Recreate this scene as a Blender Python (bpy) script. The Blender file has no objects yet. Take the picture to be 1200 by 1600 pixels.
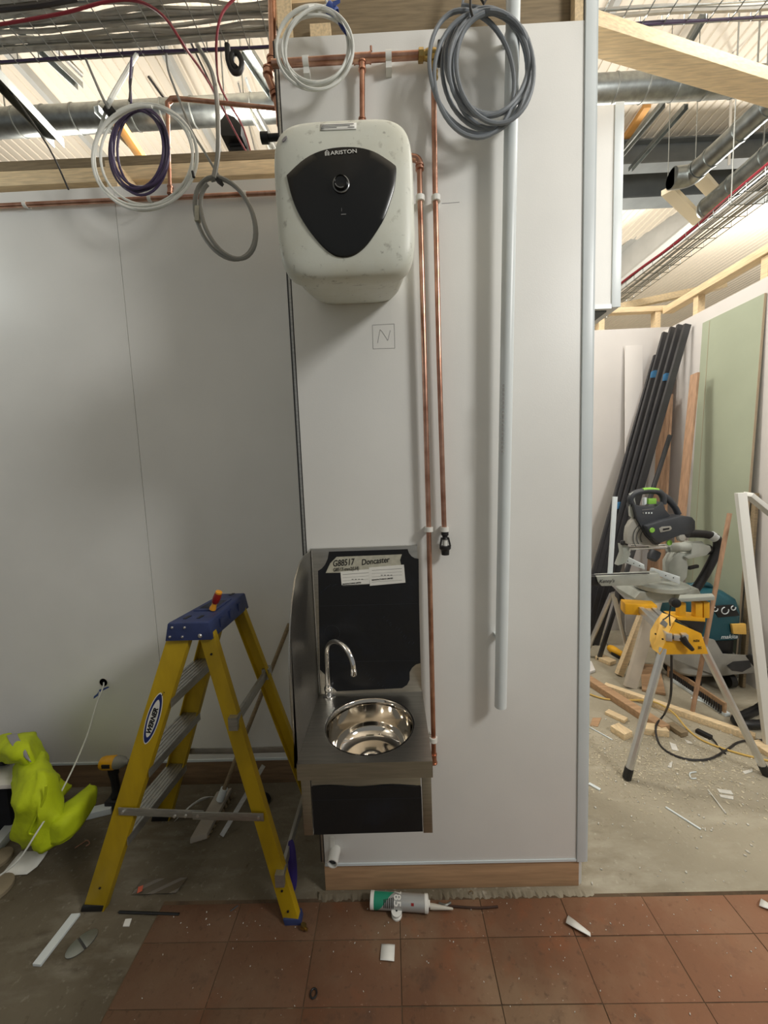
import bpy, bmesh, math, random
from mathutils import Vector, Matrix
random.seed(7)
S = bpy.context.scene
COL = S.collection
V = Vector
PI = math.pi

# ---------------------------------------------------------------- camera
F, EYE = 605.0, 1.60                      # focal length in pixels of a 1200x1600 frame, eye height in metres
_d = V((242.0, 6330.0, F)).normalized()   # world down, seen from the camera (right, down, forward)
_y = V((9.0, -59.0, F)); _y -= _d * _y.dot(_d); _y.normalize()
_x = _d.cross(_y); _x.normalize()
if _x.x < 0: _x = -_x

def at(px, py, Y=None, Z=None, X=None):
    """the point of the world on a sight line, at a known depth, height or width"""
    c = V((px - 600.0, py - 800.0, F))
    r = V((c.dot(_x), c.dot(_y), -c.dot(_d)))
    t = Y / r.y if Y is not None else ((Z - EYE) / r.z if Z is not None else X / r.x)
    return V((0, 0, EYE)) + r * t

cam_data = bpy.data.cameras.new('camera')
cam = bpy.data.objects.new('camera', cam_data); COL.objects.link(cam)
R = Matrix(((_x.x, -_x.y, -_x.z), (_y.x, -_y.y, -_y.z), (-_d.x, _d.y, _d.z)))
cam.matrix_world = Matrix.Translation((0, 0, EYE)) @ R.to_4x4()
cam_data.sensor_fit = 'VERTICAL'; cam_data.sensor_height = 36.0
cam_data.lens = F / 1600.0 * 36.0
cam_data.clip_start = 0.02; cam_data.clip_end = 100
S.camera = cam

# ---------------------------------------------------------------- light and exposure
S.view_settings.view_transform = 'Standard'; S.view_settings.look = 'None'
S.view_settings.gamma = 1.0; S.view_settings.use_curve_mapping = False
S.view_settings.exposure = 0.22
W = bpy.data.worlds.new('daylight'); S.world = W; W.use_nodes = True
W.node_tree.nodes['Background'].inputs[0].default_value = (0.98, 0.99, 0.96, 1)
W.node_tree.nodes['Background'].inputs[1].default_value = 0.20

def lamp(name, loc, power, radius, col=(1, 0.97, 0.92)):
    l = bpy.data.lights.new(name, 'POINT'); l.energy = power; l.shadow_soft_size = radius; l.color = col
    o = bpy.data.objects.new(name, l); o.location = loc; COL.objects.link(o)
    return o
lamp('unseen_lamp', (2.65, -0.65, 3.45), 215, 0.36, (1, 0.98, 0.94))
lamp('unseen_lamp', (-2.55, 1.42, 2.86), 10, 0.12, (0.94, 1, 0.97))
lamp('unseen_lamp', (2.0, 1.4, 3.9), 44, 0.25)  # added unseen fill, brightens the floor at the right
lamp('unseen_lamp', (1.75, 2.6, 4.1), 50, 0.2)
lamp('unseen_lamp', (-1.2, 3.6, 4.4), 165, 0.25, (1, 0.95, 0.86))  # this lamp and those below: unseen fills added to brighten the roof
lamp('unseen_lamp', (-3.4, 4.6, 4.4), 95, 0.25, (1, 0.95, 0.86))
lamp('unseen_lamp', (3.2, 6.8, 4.0), 230, 0.25, (1, 0.95, 0.86))
lamp('unseen_lamp', (6.4, 6.6, 4.2), 330, 0.25, (1, 0.95, 0.86))
lamp('unseen_lamp', (0.6, 3.2, 4.4), 80, 0.2, (1, 0.95, 0.88))

# ---------------------------------------------------------------- materials
def rgb(r, g, b):
    f = lambda c: (c / 255) / 12.92 if c / 255 <= 0.04045 else ((c / 255 + 0.055) / 1.055) ** 2.4
    return (f(r), f(g), f(b), 1)
MATS = {}
def mat(name, col, rough=0.5, metal=0.0, var=0.0, scale=6.0, stretch=(1, 1, 1), bump=0.0, detail=4, col2=None, lo=0.35, hi=0.65, spec=0.5, bscale=None, emit=0):
    if name in MATS: return MATS[name]
    m = bpy.data.materials.new(name); m.use_nodes = True
    nt = m.node_tree; b = nt.nodes['Principled BSDF']; L = nt.links.new
    b.inputs['Base Color'].default_value = col; b.inputs['Roughness'].default_value = rough; b.inputs['Metallic'].default_value = metal
    b.inputs['Specular IOR Level'].default_value = spec
    if emit:
        b.inputs['Emission Color'].default_value = col; b.inputs['Emission Strength'].default_value = emit
    if var or col2 or bump:
        tc = nt.nodes.new('ShaderNodeTexCoord'); mp = nt.nodes.new('ShaderNodeMapping'); mp.inputs['Scale'].default_value = stretch
        L(tc.outputs['Object'], mp.inputs['Vector'])
        n = nt.nodes.new('ShaderNodeTexNoise'); n.inputs['Scale'].default_value = scale; n.inputs['Detail'].default_value = detail
        L(mp.outputs[0], n.inputs['Vector'])
        if var or col2:
            cr = nt.nodes.new('ShaderNodeValToRGB')
            c1 = tuple(max(0, c * (1 - var)) for c in col[:3]) + (1,)
            c2 = col2 or tuple(min(1, c * (1 + var)) for c in col[:3]) + (1,)
            cr.color_ramp.elements[0].color = c1; cr.color_ramp.elements[1].color = c2
            cr.color_ramp.elements[0].position = lo; cr.color_ramp.elements[1].position = hi
            L(n.outputs['Fac'], cr.inputs['Fac']); L(cr.outputs['Color'], b.inputs['Base Color'])
        if bump:
            n2 = n
            if bscale:
                n2 = nt.nodes.new('ShaderNodeTexNoise'); n2.inputs['Scale'].default_value = bscale; n2.inputs['Detail'].default_value = 5
                L(mp.outputs[0], n2.inputs['Vector'])
            bp = nt.nodes.new('ShaderNodeBump'); bp.inputs['Strength'].default_value = bump; bp.inputs['Distance'].default_value = 0.01
            L(n2.outputs['Fac'], bp.inputs['Height']); L(bp.outputs['Normal'], b.inputs['Normal'])
    MATS[name] = m
    return m

def layered(name, base, layers, rough=0.8, bump=0.25, bscale=60, spec=0.3):
    """base colour plus (colour, noise scale, low, high, stretch) stains mixed on top"""
    m = bpy.data.materials.new(name); m.use_nodes = True
    nt = m.node_tree; b = nt.nodes['Principled BSDF']; L = nt.links.new
    b.inputs['Roughness'].default_value = rough; b.inputs['Specular IOR Level'].default_value = spec
    tc = nt.nodes.new('ShaderNodeTexCoord')
    cur = nt.nodes.new('ShaderNodeRGB'); cur.outputs[0].default_value = base; out = cur.outputs[0]
    for i, (c, sc, lo, hi, st) in enumerate(layers):
        mp = nt.nodes.new('ShaderNodeMapping'); mp.inputs['Scale'].default_value = st; mp.inputs['Location'].default_value = (i * 3.7, i * 1.9, i)
        mp.inputs['Rotation'].default_value = (0, 0, -0.6 if st != (1, 1, 1) else 0)
        L(tc.outputs['Object'], mp.inputs['Vector'])
        n = nt.nodes.new('ShaderNodeTexNoise'); n.inputs['Scale'].default_value = sc; n.inputs['Detail'].default_value = 6; n.inputs['Roughness'].default_value = 0.6
        L(mp.outputs[0], n.inputs['Vector'])
        mr = nt.nodes.new('ShaderNodeMapRange'); mr.inputs['From Min'].default_value = lo; mr.inputs['From Max'].default_value = hi
        mr.inputs['To Max'].default_value = c[3]
        L(n.outputs['Fac'], mr.inputs['Value'])
        mx = nt.nodes.new('ShaderNodeMix'); mx.data_type = 'RGBA'
        L(mr.outputs[0], mx.inputs[0]); L(out, mx.inputs[6]); mx.inputs[7].default_value = (c[0], c[1], c[2], 1)
        out = mx.outputs[2]
    L(out, b.inputs['Base Color'])
    n = nt.nodes.new('ShaderNodeTexNoise'); n.inputs['Scale'].default_value = bscale; n.inputs['Detail'].default_value = 6
    L(tc.outputs['Object'], n.inputs['Vector'])
    bp = nt.nodes.new('ShaderNodeBump'); bp.inputs['Strength'].default_value = bump; bp.inputs['Distance'].default_value = 0.006
    L(n.outputs['Fac'], bp.inputs['Height']); L(bp.outputs['Normal'], b.inputs['Normal'])
    MATS[name] = m
    return m
def dirt_and_light(m, col, x0, x1, amount, noise=0.5, sc=2.5):
    """dirt or dust, with light and gloom put into the colour, growing along x (object space), with a ragged edge"""
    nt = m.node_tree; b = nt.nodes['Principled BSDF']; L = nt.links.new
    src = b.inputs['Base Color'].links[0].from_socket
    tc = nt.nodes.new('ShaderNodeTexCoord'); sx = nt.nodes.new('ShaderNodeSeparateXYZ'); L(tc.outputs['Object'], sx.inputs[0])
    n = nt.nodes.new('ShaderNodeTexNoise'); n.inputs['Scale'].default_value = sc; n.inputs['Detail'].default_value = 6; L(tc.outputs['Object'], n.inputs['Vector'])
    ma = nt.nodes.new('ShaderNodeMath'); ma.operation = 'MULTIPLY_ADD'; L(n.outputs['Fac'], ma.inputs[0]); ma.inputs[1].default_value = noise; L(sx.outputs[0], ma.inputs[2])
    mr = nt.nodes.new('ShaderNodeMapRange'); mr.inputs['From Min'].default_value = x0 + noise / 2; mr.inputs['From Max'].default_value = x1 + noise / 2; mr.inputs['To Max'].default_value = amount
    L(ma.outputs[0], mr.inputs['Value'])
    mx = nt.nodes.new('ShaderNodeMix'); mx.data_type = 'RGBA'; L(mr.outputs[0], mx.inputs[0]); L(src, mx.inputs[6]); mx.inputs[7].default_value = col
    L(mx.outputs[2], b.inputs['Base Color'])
def al(c, a): return (c[0], c[1], c[2], a)

board = mat('white_board', rgb(228, 228, 224), 0.42, var=0.025, scale=3, spec=0.35, bump=0.03, bscale=220)
board2 = mat('skimmed_wall', rgb(214, 210, 206), 0.6, var=0.03, scale=2)
trimw = mat('white_trim', rgb(214, 222, 224), 0.35, var=0.03, scale=5)
joint = mat('dark_joint', rgb(70, 70, 70), 0.8)
copper = mat('copper', rgb(182, 130, 108), 0.3, 1.0, var=0.2, scale=14, col2=rgb(212, 168, 146))
brass = mat('brass', rgb(176, 150, 92), 0.3, 1.0, var=0.2, scale=30)
steel = mat('brushed_steel', rgb(180, 177, 170), 0.32, 1.0, var=0.08, scale=12, stretch=(1, 14, 14), bump=0.04, bscale=60)
polish = mat('polished_steel', rgb(206, 200, 190), 0.07, 1.0, var=0.03, scale=5)
chrome = mat('chrome', rgb(222, 222, 222), 0.05, 1.0)
film = mat('black_film', rgb(13, 15, 20), 0.42, 0, col2=rgb(22, 27, 38), scale=9, lo=0.55, hi=0.8, bump=0.12, bscale=26)
heat_w = layered('heater_white', rgb(212, 215, 204), [
    (al(rgb(206, 206, 190), 0.7), 6, 0.45, 0.65, (1, 1, 1)),
    (al(rgb(128, 126, 114), 0.5), 26, 0.60, 0.70, (1, 3, 1)),
    (al(rgb(96, 94, 86), 0.6), 55, 0.64, 0.72, (1, 1, 1))], 0.4, 0.03, 160, 0.45)
heat_b = mat('heater_black', rgb(17, 18, 18), 0.24, 0, col2=rgb(34, 36, 37), scale=7, lo=0.55, hi=0.75)
chromering = mat('ring_grey', rgb(150, 152, 152), 0.3, 0.6)
galv = mat('galvanised', rgb(150, 154, 152), 0.36, 1.0, var=0.16, scale=16)
galvd = mat('galvanised_dull', rgb(148, 150, 146), 0.5, 0.9, var=0.14, scale=9)
ladyel = mat('ladder_yellow', rgb(180, 150, 12), 0.5, 0, var=0.12, scale=14, stretch=(1, 1, 0.4), bump=0.05, bscale=90)
ladblue = mat('ladder_blue', rgb(46, 58, 100), 0.5, 0, var=0.15, scale=20)
alu = mat('aluminium', rgb(176, 176, 172), 0.42, 0.85, var=0.12, scale=24, stretch=(1, 1, 6))
alub = mat('bright_aluminium', rgb(214, 214, 212), 0.3, 0.85, var=0.06, scale=10)
pine = mat('pine', rgb(228, 204, 164), 0.6, 0, var=0.14, scale=9, stretch=(1.2, 14, 14), bump=0.08)
pine_y = mat('pine_lengthwise', rgb(226, 202, 162), 0.6, 0, var=0.14, scale=9, stretch=(14, 1.2, 14), bump=0.08)
brownwood = mat('brown_and_shaded_timber', rgb(134, 118, 92), 0.7, 0, var=0.16, scale=9, stretch=(1.2, 14, 14), bump=0.1)  # plain brown wood; on two head rails the brown stands in for shade
ply = mat('plywood', rgb(176, 142, 108), 0.6, 0, var=0.14, scale=6, stretch=(1, 8, 12), bump=0.06)
ply_v = mat('plank_wood', rgb(168, 134, 106), 0.6, 0, var=0.16, scale=6, stretch=(12, 12, 1.2), bump=0.06)
osb = mat('sole_plate', rgb(128, 104, 78), 0.75, 0, var=0.16, scale=7, stretch=(1.2, 10, 10), bump=0.08)
blackp = mat('black_plastic', rgb(24, 24, 25), 0.45, 0, var=0.2, scale=20)
darkg = mat('dark_grey_profile', rgb(54, 54, 56), 0.45, 0, var=0.12, scale=10)
whitep = mat('white_plastic', rgb(226, 226, 220), 0.4)
greyp = mat('grey_pipe_plastic', rgb(214, 221, 222), 0.35, 0, var=0.02, scale=8)
cabw = mat('white_cable', rgb(216, 218, 212), 0.45)
cabg = mat('grey_cable', rgb(122, 128, 134), 0.5)
cabg2 = mat('grey_flex', rgb(138, 138, 132), 0.5)
cabt = mat('tray_cable_grey', rgb(172, 170, 163), 0.55, 0, var=0.08, scale=20)
cabp = mat('purple_cable', rgb(66, 54, 86), 0.45)
cabr = mat('red_cable', rgb(128, 34, 46), 0.45)
cabk = mat('black_cable', rgb(40, 38, 38), 0.5)
cabyl = mat('yellow_cable', rgb(206, 172, 92), 0.5)
bluet = mat('blue_tape', rgb(52, 78, 150), 0.55, 0, var=0.1, scale=30)
bluet2 = mat('light_blue_tape', rgb(70, 130, 176), 0.55, 0, var=0.1, scale=30)
tapeg = mat('masking_tape', rgb(178, 176, 160), 0.7, 0, var=0.1, scale=60, bump=0.1)
paper = mat('paper', rgb(226, 226, 220), 0.7, 0, var=0.05, scale=12)
ink = mat('ink', rgb(18, 18, 18), 0.7)
inkg = mat('print_grey', rgb(120, 120, 118), 0.7)
pencil = mat('pencil', rgb(140, 140, 142), 0.8)
dewy = mat('tool_yellow', rgb(222, 164, 28), 0.45, 0, var=0.1, scale=16)
dewo = mat('tool_yellow_pale', rgb(232, 186, 92), 0.45, 0, var=0.08, scale=16)
sawg = mat('saw_cast_grey', rgb(168, 172, 164), 0.45, 0.25, var=0.08, scale=14)
sawd = mat('saw_dark', rgb(52, 55, 60), 0.5, 0, var=0.1, scale=14)
green = mat('saw_green', rgb(130, 186, 70), 0.5)
teal = mat('vacuum_teal', rgb(28, 76, 86), 0.42, 0, var=0.1, scale=10)
vacg = mat('vacuum_grey', rgb(150, 148, 140), 0.55, 0, var=0.08, scale=10)
hiviz = mat('hi_vis_yellow', rgb(190, 208, 18), 0.75, 0, var=0.06, scale=20, bump=0.6, bscale=16)
reflective = mat('reflective_strip', rgb(160, 158, 164), 0.4, 0.3)
mrboard = mat('green_plasterboard', rgb(164, 172, 150), 0.75, 0, var=0.04, scale=3)
gyp = mat('plasterboard_edge', rgb(168, 152, 128), 0.8)
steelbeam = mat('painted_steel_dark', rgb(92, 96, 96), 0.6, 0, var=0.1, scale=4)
steelbeam2 = mat('painted_steel_grey', rgb(168, 168, 164), 0.55, 0, var=0.06, scale=4)
purplep = mat('purple_sheet', rgb(58, 48, 128), 0.45, 0, var=0.15, scale=12)
redplas = mat('red_plastic', rgb(138, 26, 22), 0.35)
orangep = mat('amber_plastic', rgb(226, 156, 44), 0.35)
navy = mat('navy_print', rgb(22, 40, 104), 0.5)
sili = mat('silver_label', rgb(176, 178, 176), 0.35, 0.4, var=0.04, scale=20)
siliG = mat('green_label', rgb(30, 134, 104), 0.45)
deckm = mat('white_liner_sheet', rgb(226, 216, 200), 0.55, 0, var=0.03, scale=1)
dustm = mat('sawdust', rgb(198, 188, 164), 0.9, 0, var=0.15, scale=50)
darkcloth = mat('dark_cloth', rgb(20, 22, 30), 0.9, 0, var=0.2, scale=15)
crumb = mat('plaster_crumb', rgb(206, 204, 196), 0.85, 0, var=0.08, scale=20)

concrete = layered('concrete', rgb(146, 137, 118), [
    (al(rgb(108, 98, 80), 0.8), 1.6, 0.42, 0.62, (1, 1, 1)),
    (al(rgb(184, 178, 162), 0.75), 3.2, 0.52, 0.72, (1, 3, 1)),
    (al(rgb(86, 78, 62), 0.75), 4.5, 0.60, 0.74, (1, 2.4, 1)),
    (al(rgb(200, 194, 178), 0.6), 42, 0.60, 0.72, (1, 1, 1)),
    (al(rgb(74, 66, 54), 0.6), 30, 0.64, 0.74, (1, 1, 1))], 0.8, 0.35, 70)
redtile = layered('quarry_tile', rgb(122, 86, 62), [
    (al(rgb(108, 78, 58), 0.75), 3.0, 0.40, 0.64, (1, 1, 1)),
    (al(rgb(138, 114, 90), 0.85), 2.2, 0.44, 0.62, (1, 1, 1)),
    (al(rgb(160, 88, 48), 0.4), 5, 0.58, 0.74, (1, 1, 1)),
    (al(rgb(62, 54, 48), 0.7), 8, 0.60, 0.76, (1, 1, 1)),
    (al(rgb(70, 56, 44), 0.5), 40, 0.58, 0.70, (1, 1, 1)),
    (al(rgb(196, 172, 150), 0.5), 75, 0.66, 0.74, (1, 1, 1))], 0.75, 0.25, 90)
dirt_and_light(concrete, rgb(172, 165, 146), -0.1, 0.7, 0.62, 0.6)  # paler to the right: sawdust plus the brighter light, painted in
dirt_and_light(concrete, rgb(62, 55, 43), 0.1, -0.6, 0.55, 0.6)  # left-hand gloom put into the concrete colour along with dirt
dirt_and_light(redtile, rgb(168, 122, 96), -0.1, 0.9, 0.6, 0.7)  # brighter light at the right painted into the tile colour
dirt_and_light(redtile, rgb(70, 50, 38), 0.1, -1.0, 0.55, 0.7)  # gloom at the left painted into the tile colour
mortar = layered('mortar', rgb(96, 80, 62), [(al(rgb(60, 50, 42), 0.7), 8, 0.45, 0.65, (1, 1, 1)), (al(rgb(150, 136, 112), 0.5), 20, 0.6, 0.72, (1, 1, 1))], 0.9, 0.5, 60)

# ---------------------------------------------------------------- mesh helpers
ORIGIN = {}; TEXTS = []
class M:
    def __init__(s): s.v = []; s.f = []
    def add(s, vs, fs):
        n = len(s.v); s.v += [V(p) for p in vs]; s.f += [tuple(i + n for i in f) for f in fs]; return s
    def hexa(s, p):                       # eight corners: bottom 0-3 round, top 4-7 round
        return s.add(p, [(3, 2, 1, 0), (4, 5, 6, 7), (0, 1, 5, 4), (1, 2, 6, 5), (2, 3, 7, 6), (3, 0, 4, 7)])
    def box(s, lo, hi):
        (a, b, c), (d, e, f) = lo, hi
        return s.hexa([(a, b, c), (d, b, c), (d, e, c), (a, e, c), (a, b, f), (d, b, f), (d, e, f), (a, e, f)])
    def obox(s, c, u, v, w):              # centre and three half-axis vectors
        c, u, v, w = V(c), V(u), V(v), V(w)
        return s.hexa([c - u - v - w, c + u - v - w, c + u + v - w, c - u + v - w, c - u - v + w, c + u - v + w, c + u + v + w, c - u + v + w])
    def bar(s, p0, p1, wdir, w, t):       # a bar from p0 to p1, w wide along wdir, t thick
        p0, p1 = V(p0), V(p1); d = (p1 - p0); u = V(wdir) - d.normalized() * V(wdir).dot(d.normalized()); u.normalize(); n = d.normalized().cross(u)
        return s.obox((p0 + p1) / 2, d / 2, u * w / 2, n * t / 2)
    def ext(s, poly, p0, p1, u, v):       # a 2-D profile drawn in u, v, swept from p0 to p1
        p0, p1, u, v = V(p0), V(p1), V(u).normalized(), V(v).normalized(); n = len(poly)
        vs = [p0 + u * a + v * b for a, b in poly] + [p1 + u * a + v * b for a, b in poly]
        return s.add(vs, [tuple(range(n - 1, -1, -1)), tuple(range(n, 2 * n))] + [(i, (i + 1) % n, n + (i + 1) % n, n + i) for i in range(n)])
    def prism(s, pts, off):               # a 3-D outline given a thickness vector
        off = V(off); n = len(pts); vs = [V(p) for p in pts] + [V(p) + off for p in pts]
        return s.add(vs, [tuple(range(n - 1, -1, -1)), tuple(range(n, 2 * n))] + [(i, (i + 1) % n, n + (i + 1) % n, n + i) for i in range(n)])
    def tube(s, pts, r, n=8, closed=False):
        pts = [V(p) for p in pts]; k = len(pts); rs = r if isinstance(r, (list, tuple)) else [r] * k
        T = []
        for i in range(k):
            a = pts[i - 1] if i or closed else pts[i]; b = pts[(i + 1) % k] if i < k - 1 or closed else pts[i]
            t = (b - a); T.append(t.normalized() if t.length > 1e-9 else V((0, 0, 1)))
        nrm = T[0].orthogonal().normalized(); vs = []
        for i in range(k):
            nrm = nrm - T[i] * nrm.dot(T[i])
            nrm = nrm.normalized() if nrm.length > 1e-6 else T[i].orthogonal().normalized()
            bn = T[i].cross(nrm)
            vs += [pts[i] + (nrm * math.cos(2 * PI * j / n) + bn * math.sin(2 * PI * j / n)) * rs[i] for j in range(n)]
        fs = [(i * n + j, i * n + (j + 1) % n, ((i + 1) % k) * n + (j + 1) % n, ((i + 1) % k) * n + j) for i in range(k if closed else k - 1) for j in range(n)]
        if not closed: fs += [tuple(range(n - 1, -1, -1)), tuple(range((k - 1) * n, k * n))]
        return s.add(vs, fs)
    def cyl(s, p0, p1, r, r2=None, n=20):
        return s.tube([p0, p1], [r, r if r2 is None else r2], n)
    def lathe(s, prof, o, ax=(0, 0, 1), n=28, cap=True):   # profile of (radius, height) pairs
        o, ax = V(o), V(ax).normalized(); u = ax.orthogonal().normalized(); w = ax.cross(u); vs = []; k = len(prof)
        for r, h in prof: vs += [o + ax * h + (u * math.cos(2 * PI * j / n) + w * math.sin(2 * PI * j / n)) * r for j in range(n)]
        fs = [(i * n + j, i * n + (j + 1) % n, (i + 1) * n + (j + 1) % n, (i + 1) * n + j) for i in range(k - 1) for j in range(n)]
        if cap and prof[0][0] > 1e-5: fs.append(tuple(range(n - 1, -1, -1)))
        if cap and prof[-1][0] > 1e-5: fs.append(tuple(range((k - 1) * n, k * n)))
        return s.add(vs, fs)
    def rings(s, rr, cap0=True, cap1=True):      # loft through rings of equal point count
        n = len(rr[0]); vs = [p for r in rr for p in r]
        fs = [(i * n + j, i * n + (j + 1) % n, (i + 1) * n + (j + 1) % n, (i + 1) * n + j) for i in range(len(rr) - 1) for j in range(n)]
        if cap0: fs.append(tuple(range(n - 1, -1, -1)))
        if cap1: fs.append(tuple(range((len(rr) - 1) * n, len(rr) * n)))
        return s.add(vs, fs)
    def grid(s, rows):
        n = len(rows[0]); vs = [p for r in rows for p in r]
        return s.add(vs, [(i * n + j, i * n + j + 1, (i + 1) * n + j + 1, (i + 1) * n + j) for i in range(len(rows) - 1) for j in range(n - 1)])
    def build(s, name, m, parent=None, bevel=0, smooth=True, solid=0, sub=0, ang=38):
        me = bpy.data.meshes.new(name)
        if parent is not None: o0 = ORIGIN[parent.name]
        else:
            lo = [min(v[i] for v in s.v) for i in range(3)]; hi = [max(v[i] for v in s.v) for i in range(3)]
            o0 = V(((lo[0] + hi[0]) / 2, (lo[1] + hi[1]) / 2, lo[2]))
        me.from_pydata([v - o0 for v in s.v], [], s.f); me.validate()
        bm = bmesh.new(); bm.from_mesh(me); bmesh.ops.remove_doubles(bm, verts=bm.verts, dist=1e-6); bmesh.ops.recalc_face_normals(bm, faces=bm.faces)
        if bevel:
            ed = [e for e in bm.edges if len(e.link_faces) == 2 and e.calc_face_angle(0) > 0.6]
            if ed: bmesh.ops.bevel(bm, geom=ed, offset=bevel, segments=2, profile=0.6, affect='EDGES', clamp_overlap=True)
        bm.to_mesh(me); bm.free()
        if smooth:
            me.shade_smooth(); me.set_sharp_from_angle(angle=math.radians(ang))
        o = bpy.data.objects.new(name, me); COL.objects.link(o)
        if m is not None: me.materials.append(m)
        if parent is not None: o.parent = parent
        else: o.location = o0
        ORIGIN[o.name] = o0
        if solid:
            md = o.modifiers.new('thickness', 'SOLIDIFY'); md.thickness = solid; md.offset = 0
        if sub:
            md = o.modifiers.new('smooth', 'SUBSURF'); md.levels = sub; md.render_levels = sub
        return o

def tag(o, label=None, cat=None, group=None, kind=None):
    if label: o['label'] = label
    if cat: o['category'] = cat
    if group: o['group'] = group
    if kind: o['kind'] = kind
    return o
def thing(name, loc, label, cat, group=None):
    o = bpy.data.objects.new(name, None); o.empty_display_size = 0.1; o.location = loc; COL.objects.link(o)
    ORIGIN[o.name] = V(loc)
    return tag(o, label, cat, group)
def struct(o): o['kind'] = 'structure'; return o
def copy_tree(o, off, label=None, rot=None, parent=None):
    c = o.copy(); COL.objects.link(c)
    if parent is not None: c.parent = parent
    else: c.location = o.location + V(off); ORIGIN[c.name] = ORIGIN[o.name] + V(off)
    if rot is not None: c.rotation_euler.z = rot
    if label: c['label'] = label
    for ch in list(o.children): copy_tree(ch, off, parent=c)
    return c
def spline(pts, k=6):
    pts = [V(p) for p in pts]; out = []
    for i in range(len(pts) - 1):
        a, b, c, d = pts[max(i - 1, 0)], pts[i], pts[i + 1], pts[min(i + 2, len(pts) - 1)]
        for j in range(k):
            t = j / k
            out.append(0.5 * (2 * b + (c - a) * t + (2 * a - 5 * b + 4 * c - d) * t * t + (3 * b - a - 3 * c + d) * t ** 3))
    return out + [pts[-1]]
def text(name, body, org, u, v, h, m, parent, shear=0.0, bold=0.0, wide=1.0, lift=0.0004):
    """flat lettering whose baseline starts at org and runs along u, up along v"""
    cu = bpy.data.curves.new(name, 'FONT'); cu.body = body; cu.size = h * 1.4; cu.shear = shear; cu.offset = bold; cu.extrude = 0.0002; cu.resolution_u = 3
    cu.materials.append(m)
    o = bpy.data.objects.new(name, cu); COL.objects.link(o)
    u, v = V(u).normalized(), V(v); v = (v - u * v.dot(u)).normalized(); n = u.cross(v)
    p = V(org) + n * lift - ORIGIN[parent.name]
    o.matrix_local = Matrix(((u.x * wide, v.x, n.x, p.x), (u.y * wide, v.y, n.y, p.y), (u.z * wide, v.z, n.z, p.z), (0, 0, 0, 1)))
    o.parent = parent
    TEXTS.append(o)
    return o
def coil(ells, steps=40, jit=0.0):
    """one cable wound through ellipses (px, py, rx, ry, tilt, depth), start angle at the top"""
    pts = []
    for i in range(len(ells) - 1):
        for k in range(steps):
            t = k / steps; e = [a + (b - a) * t for a, b in zip(ells[i], ells[i + 1])]
            th = 2 * PI * t - PI / 2; x, y = e[2] * math.cos(th), e[3] * math.sin(th)
            c, s_ = math.cos(e[4]), math.sin(e[4])
            pts.append(at(e[0] + x * c - y * s_, e[1] + x * s_ + y * c, Y=e[5] + jit * math.sin(3 * th + i * 2)))
    return pts
def pxs(lst, Y): return [at(x, y, Y=Y) for x, y in lst]

# ================================================================ the setting
YP, YL, YB, XR = 1.343, 1.895, 3.70, 2.524      # nib face, left wall, back wall of the next room, its right wall
NL, NR, NT, NB = -0.302, 0.652, 2.972, 0.130    # nib board: left, right, top, bottom
DECK = 5.9

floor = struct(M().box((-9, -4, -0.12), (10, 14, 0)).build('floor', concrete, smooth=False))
M().box((-0.925, 0.30, -0.004), (2.4, 1.325, 0.0022)).build('tile_bed', mortar, floor)
xs = [-0.922 + 0.30 * i for i in range(12)]; ys = [1.312, 1.19, 1.02, 0.85, 0.68]
for i in range(11):
    for j in range(4):
        dz = random.uniform(-0.0008, 0.0008); g = 0.0014
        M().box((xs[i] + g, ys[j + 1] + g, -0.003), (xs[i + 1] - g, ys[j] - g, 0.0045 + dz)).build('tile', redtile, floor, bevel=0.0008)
# broken mortar lip between the plinth, the tiles and the concrete
rows = []
for k in range(120):
    x_ = -0.33 + 1.04 * k / 119; h_ = random.uniform(.001, .007); e_ = random.uniform(-.008, .006)
    rows.append([V((x_, 1.3455, 0)), V((x_, 1.3455, .012)), V((x_, 1.334 + e_ * .3, .009 + h_ * .4)), V((x_, 1.322 + e_, h_ + .001)), V((x_, 1.312 + e_, .0))])
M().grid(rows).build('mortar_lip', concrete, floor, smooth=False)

# left wall: two boards butted together on a timber sole plate
zl = at(100, 1193, Y=YL).z
wl = struct(M().box((-3.3, YL + 0.012, 0.0), (0.68, YL + 0.10, 2.955)).build('wall_left', joint, smooth=False))
xj0 = at(184, 360, Y=YL).x; xj1 = at(233, 860, Y=YL).x
for a0, a1, b0, b1 in ((-3.3, -3.3, xj0 - 1.222, xj1 - 1.222), (xj0 - 1.22, xj1 - 1.22, xj0 - 0.0012, xj1 - 0.0012), (xj0 + 0.0012, xj1 + 0.0012, -0.25, -0.25)):
    M().hexa([(a1, YL, zl), (b1, YL, zl), (b1, YL + .012, zl), (a1, YL + .012, zl), (a0, YL, 2.965), (b0, YL, 2.965), (b0, YL + .012, 2.965), (a0, YL + .012, 2.965)]).build('wall_board', board, wl, smooth=False)
M().box((-3.3, YL - 0.004, zl - 0.008), (-0.25, YL + 0.011, zl + 0.004)).build('bottom_trim', trimw, wl)
struct(M().box((-3.3, YL + 0.001, 0.0), (-0.25, YL + 0.011, zl - 0.008)).build('baseboard_left', osb, bevel=0.002))
# hole the white cable comes out of
hp = at(162, 1066, Y=YL)
M().lathe([(0.0001, 0), (0.021, 0)], hp + V((0, -0.0012, 0)), (0, -1, 0)).build('cable_hole', blackp, wl)
M().lathe([(0.0205, 0), (0.0235, 0), (0.0235, 0.002), (0.0205, 0.002), (0.0205, 0)], hp + V((0, -0.0008, 0)), (0, -1, 0), cap=False).build('hole_edge', crumb, wl)

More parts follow.
